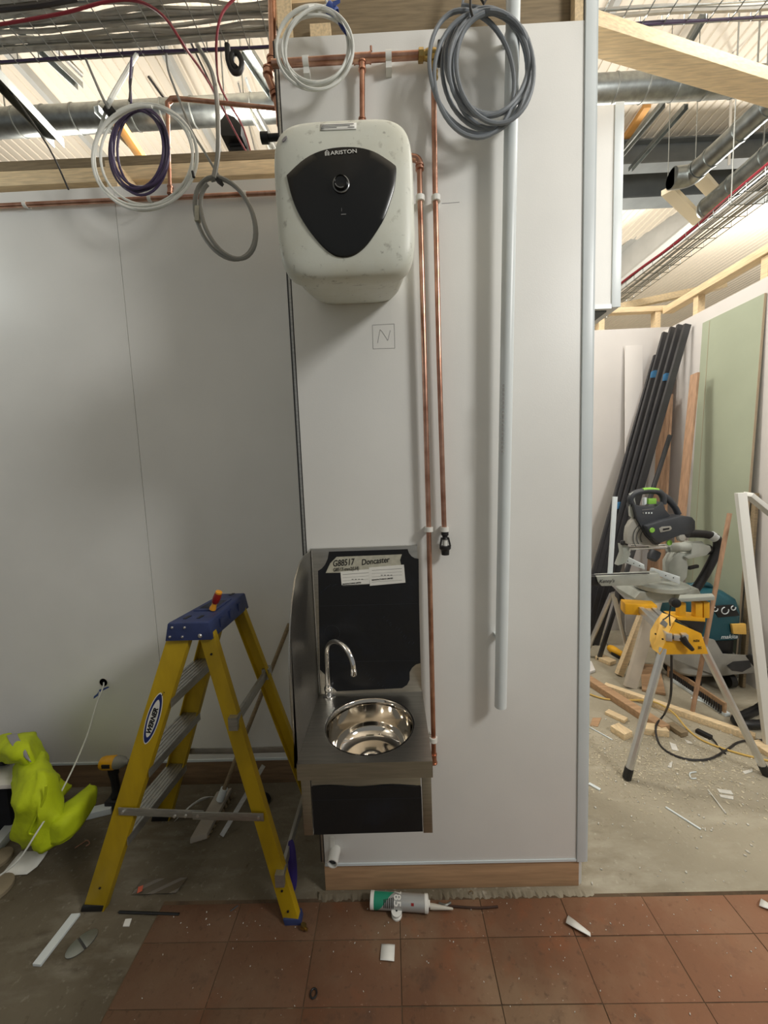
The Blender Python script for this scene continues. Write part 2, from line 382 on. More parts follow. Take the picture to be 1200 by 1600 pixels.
# nib wall: core, board, trims, plinth
wn = struct(M().box((NL + 0.012, YP + 0.02, 0.0), (NR + 0.03, YL + 0.012, 2.965)).build('wall_center', board, smooth=False))
M().box((NL, YP, NB), (NR, YP + 0.02, NT)).build('wall_board', board, wn, bevel=0.001)
M().box((NL, YP - 0.003, NB - 0.010), (NR, YP + 0.018, NB - 0.0005)).build('bottom_trim', trimw, wn)
struct(M().box((NL - 0.004, YP + 0.004, 0), (NR + 0.012, YP + 0.0195, NB - 0.011)).build('baseboard_center', ply, bevel=0.001))
t1 = struct(M().box((NR + 0.0005, YP - 0.006, NB - 0.01), (NR + 0.034, YP + 0.04, NT + 0.25)).build('trim_1', trimw, bevel=0.002))
M().box((NR + 0.0345, YP - 0.004, NB - 0.01), (NR + 0.040, YP + 0.04, NT + 0.25)).build('trim_lip', trimw, t1)
t2 = struct(M().box((NL - 0.011, YP + 0.001, NB), (NL - 0.0035, YP + 0.02, NT)).build('trim_2', alu, bevel=0.001))
M().box((NL - 0.003, YP + 0.004, NB), (NL - 0.0002, YP + 0.02, NT)).build('edge_gap', blackp, t2)
M().box((NL - 0.017, YP + 0.006, NB), (NL - 0.0115, YP + 0.02, NT)).build('edge_bead', darkg, t2)
# pencilled marks on the nib board
def strokes(name, pts, w, m, parent, Y):
    mm = M()
    for a, b in zip(pts, pts[1:]):
        mm.bar(at(*a, Y=Y - 0.0003), at(*b, Y=Y - 0.0003), (0, 1, 0), 0.0006, w)
    return mm.build(name, m, parent, smooth=False)
strokes('pencil_square', [(582, 508), (616, 506), (617, 544), (583, 545), (582, 508)], 0.0011, pencil, wn, YP)
strokes('pencil_cross', [(590, 536), (594, 515), (597, 518), (606, 532), (610, 516)], 0.0013, pencil, wn, YP)
strokes('pencil_line', [(690, 318), (718, 316)], 0.0012, pencil, wn, YP)

# header over the doorway to the next room
wh = struct(M().box((NR + 0.032, YL + 0.0125, 2.337), (1.098, 2.62, 3.205)).build('wall_header', board, smooth=False))
M().box((1.062, YL + 0.006, 2.337), (1.102, YL + 0.0124, 3.21)).build('corner_trim', trimw, wh, bevel=0.001)
M().box((NR + 0.034, YL + 0.007, 2.332), (1.061, YL + 0.0124, 2.352)).build('bottom_trim', trimw, wh)
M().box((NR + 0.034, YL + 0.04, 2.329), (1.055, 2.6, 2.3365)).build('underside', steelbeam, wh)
# next room
struct(M().box((-1.4, YB, 0), (XR + 0.1, YB + 0.1, 2.84)).build('wall_back', board2, smooth=False))
wr = struct(M().box((XR, 1.2, 0), (XR + 0.1, YB - 0.001, 2.80)).build('wall_right', board2, smooth=False))
struct(M().box((NR + 0.03, YL + 0.0125, 0), (NR + 0.0315, YL + 0.10, 2.33)).build('trim_3', trimw, smooth=False))

# roof: ribbed liner sheet on steel, far gable
prof = []
x = -10.0
while x < 10.0:
    prof += [(x, 0), (x + 0.075, 0), (x + 0.082, 0.012), (x + 0.103, 0.012)]; x += 0.11
mm = M(); n = len(prof)
mm.add([(a, -3.0, DECK + b) for a, b in prof] + [(a, 13.6, DECK + b) for a, b in prof], [(i, i + 1, n + i + 1, n + i) for i in range(n - 1)])
ceil = struct(mm.build('ceiling', deckm, smooth=False))
struct(M().box((-10, 13.2, 0), (10, 13.3, DECK)).build('wall_far', deckm, smooth=False))
def ibeam(name, p0, p1, h, w, m, up=(0, 0, 1)):
    p0, p1 = V(p0), V(p1); d = (p1 - p0).normalized(); side = d.cross(V(up)).normalized(); t = 0.02
    poly = [(-w / 2, 0), (w / 2, 0), (w / 2, t), (t / 2, t), (t / 2, h - t), (w / 2, h - t), (w / 2, h), (-w / 2, h), (-w / 2, h - t), (-t / 2, h - t), (-t / 2, t), (-w / 2, t)]
    return struct(M().ext(poly, p0, p1, side, up).build(name, m, smooth=False))
yb = 4.1 / ((728 - 300) / F)
def bz(px, py, Y): return at(px, py, Y=Y).z
ibeam('beam_1', (-1.2, 5.6, bz(1030, 262, 5.6)), (9.5, 5.6, bz(1030, 262, 5.6)), 0.30, 0.18, steelbeam)
ibeam('beam_2', (-1.2, 6.1, bz(1000, 318, 6.1)), (9.5, 6.1, bz(1000, 318, 6.1)), 0.62, 0.26, steelbeam)
p0 = at(978, 440, Y=8.2); p1 = at(1150, 300, Y=6.3)
ibeam('beam_3', p0 - (p1 - p0) * 0.25, p1 + (p1 - p0) * 0.9, 0.62, 0.32, steelbeam2)
ibeam('beam_4', (1.0, 11.5, bz(1080, 470, 11.5)), (9.5, 11.5, bz(1080, 470, 11.5)), 0.4, 0.26, steelbeam2)
for xx in (-3.6, -2.1, -0.6, 2.2):
    struct(M().box((xx, 2.0, DECK - 0.10), (xx + 0.06, 5.6, DECK - 0.001)).build('roof_purlin', steelbeam2))

# timber heads
def timber(name, p0, p1, wdir, w, t, m, label):
    return tag(M().bar(p0, p1, wdir, w, t).build(name, m, bevel=0.002), label, 'timber')
TY = 2.10
def zl_(px, py): return at(px, py, Y=TY).z
TX0 = at(0, 290, Y=TY).x; TX1 = at(430, 272, Y=TY).x
def rail_left(nm, y0a, y1a, y0b, y1b, dep, m, label):
    f = lambda a_, b_, X: a_ + (b_ - a_) * (X - TX0) / (TX1 - TX0)
    za0, za1, zb0, zb1 = zl_(0, y0a), zl_(0, y1a), zl_(430, y0b), zl_(430, y1b); xa_, xb_ = -3.2, -0.28
    p = [(xa_, TY, f(za1, zb1, xa_)), (xb_, TY, f(za1, zb1, xb_)), (xb_, TY + dep, f(za1, zb1, xb_)), (xa_, TY + dep, f(za1, zb1, xa_)),
         (xa_, TY, f(za0, zb0, xa_)), (xb_, TY, f(za0, zb0, xb_)), (xb_, TY + dep, f(za0, zb0, xb_)), (xa_, TY + dep, f(za0, zb0, xa_))]
    return tag(M().hexa(p).build(nm, m, bevel=.002), label, 'timber')
rail_left('timber_rail', 268, 291, 248, 271, .045, pine, 'pale pine rail with knots running above the grey wall on the left')
rail_left('timber_rail', 252.5, 267.6, 233, 247.6, .05, brownwood, 'shaded timber band, coloured brown, on top of the pale pine rail at the left')  # dark band over the pine: shade put into the wood colour
rail_z = lambda xx: zl_(0, 291) + (zl_(430, 271) - zl_(0, 291)) * (xx - TX0) / (TX1 - TX0) - .0015
for xx, yy in ((-1.30, 2.08), (-3.0, 2.08), (-0.42, 2.08)):
    tag(M().box((xx, 1.972, 2.9555), (xx + 0.05, 2.14, rail_z(xx))).build('timber_stud', pine), {-1.30: 'short pine stud under the rail behind the purple coil', -3.0: 'short pine stud under the rail at the far left', -0.42: 'short pine stud under the rail beside the water heater'}[xx], 'timber', 'studs above the left wall')
timber('timber_rail', (NL + 0.0, YP + 0.055, 3.035), (NR, YP + 0.055, 3.045), (0, 0, 1), 0.135, 0.045, brownwood, 'timber head rail, coloured brown for its shade, showing above the white board of the nib')  # side face in shade, the shade painted as brown wood
timber('timber_rail', (NL - 0.02, YP + 0.10, 3.165), (NR + 0.0, YP + 0.10, 3.17), (0, 0, 1), 0.12, 0.045, pine, 'pale pine rail above the brown head rail of the nib')
tag(M().box((-0.20, YP + 0.012, 2.94), (-0.135, YP + 0.0315, 3.02)).build('timber_block', pine_y), 'small pale pine block seen through the white cable coil on the nib', 'timber')
tag(M().box((NL + 0.0, YP + 0.02, 2.9721), (NL + 0.045, YP + 0.0315, 3.30)).build('timber_stud', pine_y), 'pale pine stud at the top left corner of the nib', 'timber')
tag(M().box((NR - 0.03, YP + 0.0005, 2.9725), (NR - 0.004, YP + 0.03, 3.25)).build('timber_stud', pine_y), 'narrow pine stud at the top right corner of the nib', 'timber')
q0 = at(925, 52, Z=3.30); q1 = at(1215, 142, Z=3.30); q0 = q0 - (q1 - q0) * 0.12
tj = timber('timber_joist', q0, q1 + (q1 - q0) * 0.3, (0, 0, 1), 0.055, 0.10, pine, 'thick sawn pine joist slanting across the top right corner')
# timber frame over the next room
zt = 2.84
timber('timber_rail', (1.0, YB + 0.03, zt + 0.165), (2.6, YB + 0.03, zt + 0.165), (0, 0, 1), 0.045, 0.07, pine, 'pine top rail of the frame over the back wall of the next room')
for xx in (1.955, 2.46):
    tag(M().box((xx, YB + 0.005, zt + 0.0005), (xx + 0.05, YB + 0.065, zt + 0.141)).build('timber_stud', pine_y), 'short pine stud standing on the back wall of the next room, ' + ('beside the header' if xx < 2 else 'in the corner'), 'timber', 'studs on the back wall')
timber('timber_rail', (XR + 0.03, YB - 0.02, 2.975), (XR + 0.03, 1.3, 2.975), (0, 0, 1), 0.055, 0.09, pine_y, 'long pine rail above the right wall running towards the viewer')
for yy in (2.72, 3.3, 2.0):
    tag(M().box((XR + 0.005, yy, 2.8005), (XR + 0.06, yy + 0.05, 2.946)).build('timber_stud', pine_y), {2.72: 'second pine stud from the corner between right wall and rail', 3.3: 'pine stud nearest the corner between right wall and rail', 2.0: 'pine stud at the right edge between right wall and rail'}[yy], 'timber', 'studs on the right wall')
timber('timber_rail', at(960, 482, Y=4.6), at(1130, 446, Y=4.9), (0, 0, 1), 0.07, 0.09, pine, 'pine rail farther back under the cable tray, beyond the next room')

# ================================================================ pipes on the nib
PO = 0.030
def P(px, py, off=PO): return at(px, py, Y=YP - off)
def clip(parent, c, d, name='pipe_clip'):     # white saddle clip round a pipe running along d
    d = V(d).normalized(); s = d.cross(V((0, 1, 0))).normalized()
    mm = M(); mm.tube([V(c) - d * 0.008, V(c) + d * 0.008], 0.0145, 14)
    mm.obox(V(c) + V((0, 0.014, 0)), d * 0.008, s * 0.009, V((0, 0.0155, 0)))
    return mm.build(name, whitep, parent)
def fitting(parent, a, b, r=0.0105, name='fitting', m=copper):
    a, b = V(a), V(b); d = (b - a).normalized(); mm = M(); mm.tube([a, b], r, 14)
    mm.tube([a - d * .001, a + d * .004], r + .0016, 14); mm.tube([b - d * .004, b + d * .001], r + .0016, 14)
    return mm.build(name, m, parent)
# horizontal header
a, b = P(425, 100), P(655, 86)
cp = thing('copper_pipe', a, 'horizontal copper pipe under the white cable coil at the top of the nib', 'pipe')
M().tube([a, b], 0.011, 16).build('pipe', copper, cp)
tee = P(566, 91)
fitting(cp, tee - V((.026, 0, 0)), tee + V((.026, 0, 0)), .013, 'tee')
M().tube([tee + V((.028, -.004, .014)), tee + V((.028, -.006, .026))], .0035, 8).build('drain_screw', copper, cp)
for q in ((478, 97), (607, 88)):
    c = P(*q); mm = M(); mm.tube([c - V((.009, 0, 0)), c + V((.009, 0, 0))], .0145, 14); mm.obox(c + V((0, .014, -.010)), (.009, 0, 0), (0, .0155, 0), (0, 0, .022)); mm.build('pipe_clip', whitep, cp)
vl = P(677, 85)
M().lathe([(.012, 0), (.017, .002), (.017, .016), (.012, .018), (.013, .034)], P(653, 87), (1, 0, -.02), 8).build('brass_nut', brass, cp)
M().lathe([(.013, 0), (.015, .008), (.015, .03), (.013, .036)], P(664, 86), (1, 0, 0), 16).build('valve_body', brass, cp)
M().obox(P(687, 84), (.007, 0, 0), (0, .013, 0), (0, 0, .028)).build('valve_cap', blackp, cp, bevel=.003)
# drop to the heater
a, b = P(566, 99), P(566, 202)
cp = thing('copper_pipe', b, 'short vertical copper pipe from the header down to the top of the heater', 'pipe')
M().tube([a, b], .0085, 14).build('pipe', copper, cp)
fitting(cp, P(566, 97), P(566, 110), .0105); fitting(cp, P(566, 186), P(566, 200), .0105)
# feed dropping from the brass valve to the tundish
pts = [P(677, 96), P(680, 300), P(686, 560), P(694, 824)]
cp = thing('copper_pipe', pts[-1], 'long right-hand copper pipe ending in a black tundish beside the sink splashback', 'pipe')
M().tube(pts, .0085, 14).build('pipe', copper, cp)
M().lathe([(.013, 0), (.013, .014), (.0105, .017), (.0105, .034)], P(677, 90), (0, 0, -1), 10).build('brass_elbow', brass, cp)
fitting(cp, P(677.5, 112), P(678, 122), .0115, 'fitting', brass)
for q in ((681, 311), (694.5, 827)): clip(cp, P(*q), (0.02, 0, 1))
t = P(695, 829); tu = M()
tu.lathe([(.010, 0), (.0125, -.002), (.0125, -.016), (.009, -.018), (.009, -.026), (.012, -.030)], t)
for k in (-1, 1): tu.bar(t + V((k * .011, 0, -.024)), t + V((k * .017, 0, -.054)), (0, 1, 0), .014, .005)
tu.lathe([(.012, -.052), (.0195, -.054), (.0195, -.062), (.014, -.068), (.013, -.084), (.0001, -.084)], t)
tun = tu.build('tundish', blackp, cp)
M().lathe([(.0085, -.028), (.0085, -.052)], t, n=12).build('outlet', whitep, tun)
# heater outlet to sink
pts = [P(606, 245), P(646, 247)] + [P(646 + 9.5 * math.sin(k * PI / 12), 256 - 9 * math.cos(k * PI / 12)) for k in range(1, 7)] + [P(656, 300), P(663, 560), P(670, 830), P(678, 1186)]
cp = thing('copper_pipe', pts[-1], 'left-hand copper pipe from the heater elbow down to the sink worktop', 'pipe')
M().tube(pts, .0085, 14).build('pipe', copper, cp)
M().tube([P(640, 246), P(646, 247)] + [P(646 + 9.5 * math.sin(k * PI / 12), 256 - 9 * math.cos(k * PI / 12)) for k in range(1, 7)] + [P(655.7, 264)], .0112, 14).build('elbow', copper, cp)
fitting(cp, P(655.6, 258), P(655.8, 265), .0118); fitting(cp, P(677, 1178), P(678, 1192), .0115)
for q in ((656.5, 311), (670, 827), (677.3, 1155)): clip(cp, P(*q), (0.02, 0, 1))
# pipe at the left edge of the nib, seen edge on
L0 = YP + 0.06
pts = pxs([(424, -40), (425, 20), (426, 70), (425, 100), (418, 112), (421, 126), (430, 148), (436, 176), (438, 196)], L0)
cp = thing('copper_pipe', pts[-1], 'tarnished copper pipe with offset fittings at the left edge of the nib', 'pipe')
M().tube(spline(pts, 4), .012, 12).build('pipe', copper, cp)
for q, w in (((425, 92), (425, 104)), ((419, 108), (419, 118)), ((429, 144), (431, 152))): fitting(cp, at(*q, Y=L0), at(*w, Y=L0), .0155)
M().lathe([(.011, 0), (.011, .05), (.017, .05), (.017, .075)], at(442, 214, Y=YP + .10), (-1, 0, 0), 16).build('black_valve_end', blackp, cp)

# grey waste pipe
a, b = at(803, -60, Y=YP - .062), at(782, 1104, Y=YP - .050)
gp = thing('waste_pipe', b, 'long pale grey plastic waste pipe hanging in front of the white nib', 'pipe')
M().tube([a, b], .0205, 24).build('tube', greyp, gp)
M().lathe([(.0001, -.0006), (.018, -.0006)], b, (0, 0, 1)).build('open_end', darkg, gp)
d = (b - a).normalized(); mk = M(); random.seed(3)
for k in range(16):
    z0 = 602 + k * 6.9; q = at(787.3 - (z0 - 602) * .018, z0, Y=YP - .078)
    mk.obox(q + V((-.0012, 0, 0)), (.0026, .0006, 0), (0, .0010, 0), d * random.uniform(.0022, .0062))
mk.build('print_marks', inkg, gp, smooth=False)
for z0, kk in ((-12, 0), (880, 0)):
    pass
# brackets holding it
for yy in (40, 1000):
    c = at(800 - (yy) * .0172, yy, Y=YP - .056); M().obox(c + V((0, .030, 0)), (.012, 0, 0), (0, .0255, 0), (0, 0, .006)).build('bracket', greyp, gp)

# ================================================================ water heater
hc = at(538, 312, Y=1.045); hc.y = YP
HA, HB, NX = 0.1765, 0.189, 5.2
tab = [(0, .326), (.5, .3215), (.8, .312), (.9, .306), (.96, .299), (.985, .292), (1.0, .276)]
def hoff(s):
    for (a, u), (b, w) in zip(tab, tab[1:]):
        if s <= b: return u + (w - u) * (s - a) / (b - a)
    return .276
def sup(th, s=1.0, ax=1.0, az=1.0, dz=0.0, off=0.0):
    c, q = math.cos(th), math.sin(th)
    return V((hc.x + math.copysign(abs(c) ** (2 / NX), c) * HA * s * ax, hc.y - off, hc.z + dz + math.copysign(abs(q) ** (2 / NX), q) * HB * s * az))
NH = 72
ang = [2 * PI * i / NH for i in range(NH)]
wh_ = thing('water_heater', hc, 'white wall-hung water heater with a black shield front and round dial', 'heater')
rr = [[sup(t, 1, .80, .76, .018, 0.001) for t in ang], [sup(t, 1, .85, .83, .012, .06) for t in ang], [sup(t, 1, .90, .905, 0.006, .15) for t in ang], [sup(t, 1, .955, .955, 0.002, .250) for t in ang]]
M().rings(rr).build('rear_shell', heat_w, wh_)
rr = [[sup(t, 1, .95, .955, 0, .2502) for t in ang], [sup(t, 1, .99, .99, 0, .2504) for t in ang], [sup(t, 1, 1, 1, 0, .256) for t in ang]]
for s_ in (1.0, .985, .96, .93, .9, .85, .8, .65, .5, .3, .12): rr.append([sup(t, s_, off=hoff(s_)) for t in ang])
M().rings(rr).build('front_cover', heat_w, wh_)
def hs(p):                                        # put a point of the outline on the pillowed cover
    u, w = (p.x - hc.x) / HA, (p.z - hc.z) / HB
    return hoff(min(1, (abs(u) ** NX + abs(w) ** NX) ** (1 / NX)))
sh = [(140, 470), (250, 385), (350, 330), (450, 295), (560, 280), (680, 285), (790, 315), (880, 360), (935, 392), (956, 420), (950, 520), (935, 600), (880, 770), (830, 870), (760, 970), (700, 1030), (640, 1066), (570, 1080), (500, 1070), (430, 1025), (370, 965), (310, 890), (250, 795), (200, 690), (165, 580)]
out = []
for cx, cy in sh:
    p = at(420 + cx / 4.8, 180 + cy / 4.8, Y=YP - .306); out.append(p)
out = spline(out + [out[0]], 3)[:-1]
cen = sum(out, V()) / len(out); rg = []
for f, lift in ((1.0, -.004), (1.0, .0022), (.985, .0036), (.85, .0036), (.65, .0036), (.45, .0036), (.25, .0036), (.08, .0036)):
    ring = []
    for p in out:
        q = cen + (p - cen) * f; ring.append(V((q.x, YP - hs(q) - lift, q.z)))
    rg.append(ring)
shield = M().rings(rg, cap0=False).build('shield_panel', heat_b, wh_)
kc = at(533, 288, Y=YP - .330); kc.y = YP - hs(kc) - .003
tor = lambda c, r, rt, nn=40: [c + V((r * math.cos(2 * PI * i / nn), 0, r * math.sin(2 * PI * i / nn))) for i in range(nn)]
M().tube(tor(kc + V((0, -.003, 0)), .0187, 0), .0018, 8, True).build('dial_ring', chromering, shield)
M().lathe([(.0172, 0), (.0172, .008), (.0145, .013), (.0135, .010), (.0001, .009)], kc, (0, -1, 0)).build('dial', heat_b, shield)
M().tube(tor(kc + V((0, -.012, 0)), .0140, 0)[22:34], .0012, 6).build('dial_arc', chromering, shield)
lp = at(518, 250, Y=YP - .312); lp.y = YP - hs(lp) - .0048
text('lettering', 'ARISTON', lp, (1, 0, .03), (0, -.03, 1), .0085, paper, shield, bold=.0001, wide=1.3)
ep = at(512.5, 247, Y=YP - .312); ep.y = YP - hs(ep) - .0048
em = M(); em.tube([ep + V((-.0045, 0, -.0055)), ep + V((-.0045, 0, .002)), ep + V((0, 0, .0065)), ep + V((.0045, 0, .002)), ep + V((.0045, 0, -.0055))], .0009, 5)
em.tube([ep + V((-.0018, 0, -.0055)), ep + V((-.0018, 0, .0005)), ep + V((0, 0, .0025)), ep + V((.0018, 0, .0005)), ep + V((.0018, 0, -.0055))], .0008, 5)
em.build('emblem', paper, shield)
q = at(537, 336, Y=YP - .325); q.y = YP - hs(q) - .0042
M().obox(q, (.0062, 0, 0), (0, .0003, 0), (0, 0, .0011)).build('small_print', inkg, shield)
q = at(534, 329, Y=YP - .325); q.y = YP - hs(q) - .0042
M().obox(q, (.0004, 0, 0), (0, .0003, 0), (0, 0, .004)).build('indicator_tick', inkg, shield)
def onheater(px, py, lift):
    p = at(px, py, Y=YP - .29); p.y = YP - hs(p) - lift; return p
cor = [(503, 203), (558, 201), (558, 215), (503, 217)]
rows = [[onheater(503 + 55 * i / 8, y0 - 2 * i / 8, .0012) for i in range(9)] for y0 in (204, 207, 210, 213, 217)]
lab = M().grid(rows).build('warning_label', paper, wh_, solid=.0006)
for k, (y0, x0, x1) in enumerate(((206.5, 506, 554), (209.5, 505, 548), (212.5, 504, 528), (213, 545, 555))):
    M().tube([onheater(x0 + (x1 - x0) * i / 5, y0 - 2 * (x0 - 503 + (x1 - x0) * i / 5) / 55, .0019) for i in range(6)], .0007, 4).build('print_line', inkg, lab)
bp_ = onheater(448, 228, .0018)
M().lathe([(.0001, .001), (.008, .001), (.008, 0)], bp_, (-.45, -.8, .35), 20).build('round_badge', mat('badge_grey', rgb(84, 86, 104), .35), wh_)

# ================================================================ hand wash sink
ZC = at(580, 1079, Y=YP).z
SX0, SX1, SY0, SY1 = -0.285, 0.088, 0.987, YP - 0.0015
snk = thing('hand_wash_sink', ((SX0 + SX1) / 2, YP, 0.59), 'stainless steel wall-hung hand wash sink with splashback under the heater', 'sink')
bc = V(((SX0 + SX1) / 2 + .006, 1.155, ZC)); BR = .1385; nb = 64
def edge(th):
    c, s_ = math.cos(th), math.sin(th)
    tx = ((SX1 - bc.x) / c) if c > 1e-6 else ((SX0 - bc.x) / c if c < -1e-6 else 1e9)
    ty = ((SY1 - bc.y) / s_) if s_ > 1e-6 else ((SY0 - bc.y) / s_ if s_ < -1e-6 else 1e9)
    t_ = min(tx, ty); return V((bc.x + c * t_, bc.y + s_ * t_, ZC))
ths = sorted([2 * PI * i / nb for i in range(nb)] + [math.atan2(sy - bc.y, sx - bc.x) % (2 * PI) for sx in (SX0, SX1) for sy in (SY0, SY1)])
inn = [V((bc.x + BR * math.cos(t_), bc.y + BR * math.sin(t_), ZC)) for t_ in ths]; outr = [edge(t_) for t_ in ths]
dn = [p + V((0, 0, -.048)) for p in outr]; lip = [p + V((0, 0, -.003)) for p in inn]
M().rings([lip, inn, outr, dn], False, False).build('worktop', steel, snk, smooth=True, ang=30)
M().lathe([(BR + .004, .0006), (BR, .0012), (BR - .003, -.002), (BR - .006, -.02), (BR - .012, -.075), (BR - .020, -.098), (BR - .036, -.112), (BR - .06, -.118), (.045, -.122), (.032, -.124), (.030, -.128), (.0001, -.129)], bc, n=64, cap=False).build('bowl', polish, snk, ang=60)
M().lathe([(.028, -.1275), (.026, -.1262), (.010, -.1262), (.009, -.1275)], bc, n=32, cap=False).build('waste_ring', chrome, snk)
# cabinet under the worktop
cb = .594; fy = SY0 + .012
M().box((SX0 + .006, fy, cb), (SX0 + .032, fy + .02, ZC - .046)).build('side_post', steel, snk, bevel=.001)
M().box((SX1 - .030, fy, cb), (SX1 - .004, fy + .02, ZC - .046)).build('side_post', steel, snk, bevel=.001)
M().box((SX0 + .006, fy + .0205, cb), (SX0 + .009, SY1, ZC - .046)).build('side_panel', steel, snk)
M().box((SX1 - .007, fy + .0205, cb), (SX1 - .004, SY1, ZC - .046)).build('side_panel', steel, snk)
kp = M().box((SX0 + .035, fy + .004, cb + .002), (SX1 - .033, fy + .02, ZC - .049)).build('knee_panel', steel, snk, bevel=.001)
xl, xr = SX0 + .0345, SX1 - .0325
wav = [V((xl + (xr - xl) * i / 12, fy + .002, ZC - .079 + .003 * math.sin(i * .9) - .004 * i / 12)) for i in range(13)]
M().prism(wav + [V((xr + .001, fy + .002, cb + .004)), V((xl - .0005, fy + .002, cb + .001))], (0, -.0012, 0)).build('protective_film', film, kp, smooth=False)
M().box((xl + .001, fy + .0004, .7), (xr - .001, fy + .0007, .701)).build('film_fold', mat('film_line', rgb(34, 37, 44), .4), kp)
# splashback
stz = at(571, 854, Y=YP).z
sx0, sx1 = at(489, 860, Y=YP).x, at(654, 856, Y=YP).x
sp = M().box((SX0, YP - .0145, ZC - .002), (SX1 - .002, YP - .0015, stz)).build('splashback', steel, snk, bevel=.0015)
def sb(px, py): return at(px, py, Y=YP - .0155)
fo = [(514, 862), (637, 858), (639, 864), (643, 869), (648, 872), (654, 873), (655, 950), (657, 1036), (650, 1038), (644, 1043), (640, 1050), (640, 1062), (636, 1070), (628, 1075), (526, 1080), (518, 1072), (512, 1058), (500, 1046), (497, 892), (503, 888), (508, 882), (512, 873)]
fm = M().prism([sb(*q) for q in fo], (0, -.0012, 0)).build('protective_film', film, sp, smooth=False)
fl = MATS['film_line']
for (x0, y0, x1, y1) in ((500, 947, 652, 943), (504, 1034, 654, 1032)):
    M().bar(sb(x0, y0) - V((0, .0014, 0)), sb(x1, y1) - V((0, .0014, 0)), (0, 0, 1), .0012, .0006).build('film_fold', fl, sp)
random.seed(5)
mk = M()
for (x0, y0, x1, y1, n_) in ((598, 965, 648, 1012, 11), (570, 1055, 606, 1078, 8), (500, 925, 530, 912, 6)):
    for k in range(n_):
        t_ = k / n_; p = sb(x0 + (x1 - x0) * t_ + random.uniform(-2, 2), y0 + (y1 - y0) * t_ + random.uniform(-2, 2)) - V((0, .0014, 0)); mk.bar(p, p + V((.006, 0, .007)), (0, 1, 0), .0005, .0012)
tag(mk.build('film_print', mat('film_blue', rgb(26, 40, 58), .4), sp, smooth=False), kind='stuff')
rc = sb(519, 989) - V((0, .0014, 0)); M().tube(tor(rc, .028, 0), .0007, 4, True).build('film_stamp', fl, sp)
tp = [(526, 870), (628, 866), (625, 875), (627, 884), (574, 894), (509, 895), (516, 880)]
tape = M().prism([sb(*q) - V((0, .0013, 0)) for q in tp], (0, -.0005, 0)).build('tape_label', tapeg, sp, smooth=False)
def c1(px, py, l=.0024): return sb(px, py) - V((0, l, 0))
text('handwriting', 'G88517', c1(520, 885), (1, 0, .06), (0, 0, 1), .0225, ink, tape, .25, .0003, .74)
text('handwriting', 'Doncaster', c1(565, 882.5), (1, 0, .07), (0, 0, 1), .0205, ink, tape, .2, .0003, .80)
text('handwriting', 'G8517-mm2(LH)', c1(521, 892.5, .0030), (1, 0, .03), (0, 0, 1), .0125, ink, tape, .1, .0001, .74)
for k, (qd, tx) in enumerate(((((532, 893), (577, 889), (577.5, 912), (534, 914)), (535.5, 576)), (((576.5, 886.5), (631, 882), (633.5, 910), (578, 915)), (581, 628)))):
    cd = M().prism([c1(*q, l=.0019 + .0005 * k) for q in qd], (0, -.0004, 0)).build('spec_card', paper, sp, smooth=False)
    l_ = .0024 + .0005 * k
    for j, dy in enumerate((4.5, 9.5, 14.5, 22.5)):
        y0 = qd[0][1] + dy; M().bar(c1(tx[0], y0, l_), c1(tx[1], y0 - 3, l_), (0, 1, 0), .0002, .0008 if j else .0014).build('print_line', inkg if j else inkg, cd, smooth=False)
    for j in range(4):
        x0 = tx[0] + 14 + 5 * j; M().bar(c1(x0, qd[0][1] + 12, l_), c1(x0 + 3, qd[0][1] + 12, l_), (0, 1, 0), .0002, .0030).build('print_mark', inkg, cd, smooth=False)
    text('lettering', 'MANUFACTURING LIMITED', c1(tx[0], qd[0][1] + 20.3, l_), (1, 0, .055), (0, 0, 1), .0044, ink, cd, 0, .0002, .98 if k else .86)
# left side splash with its curved leading edge
so = [at(488, 858, X=SX0 + .001)] + [V((SX0 + .001, 1.335, stz - .004))]
curve = [(484, 862), (476, 868), (469, 880), (462, 905), (457, 940), (454, 980), (453, 1015), (453.5, 1050), (455, 1090), (458, 1130), (462, 1165), (466, 1194)]
pl = [V((SX0 - .0005, SY1, ZC - .01)), V((SX0 - .0005, SY1, stz))]
for q in curve:
    p = at(*q, X=SX0); p.x = SX0 - .0005; pl.append(p)
pl.append(V((SX0 - .0005, SY0, ZC - .01)))
M().prism(pl, (-.004, 0, 0)).build('side_splash', steel, snk, bevel=.0008)
M().tube([V((SX0 + .003, YP - .017, ZC)), V((SX0 + .003, YP - .017, stz - .004))], .0022, 6).build('weld_bead', alu, snk)
# swan neck tap
tb = at(514, 1088, Z=ZC)
tap = M().lathe([(.021, 0), (.021, .004), (.015, .007), (.013, .022), (.016, .026), (.016, .034), (.011, .038), (.011, .044)], tb).build('tap', chrome, snk)
te = at(553, 1060, Y=1.215); dirx = V((te.x - tb.x, te.y - tb.y, 0)); Lh = dirx.length; dirx.normalize()
top = at(527, 1000, Y=1.28).z; rr_ = Lh / 2
zr = top - rr_ * .95
sp_ = [tb + V((0, 0, .04)), tb + V((0, 0, .08)), V((tb.x, tb.y, zr))]
for k in range(1, 16):
    a_ = PI - PI * k / 15 * .97; sp_.append(V((tb.x, tb.y, zr)) + dirx * (rr_ + rr_ * math.cos(a_)) + V((0, 0, rr_ * .95 * math.sin(a_))))
sp_.append(sp_[-1] + V((0, 0, -.012)) + dirx * .0005)
M().tube(sp_, .0092, 16).build('spout', chrome, tap)
M().lathe([(.0105, 0), (.0105, -.020), (.009, -.023), (.0001, -.022)], sp_[-1] + V((0, 0, .003))).build('aerator', chrome, tap)
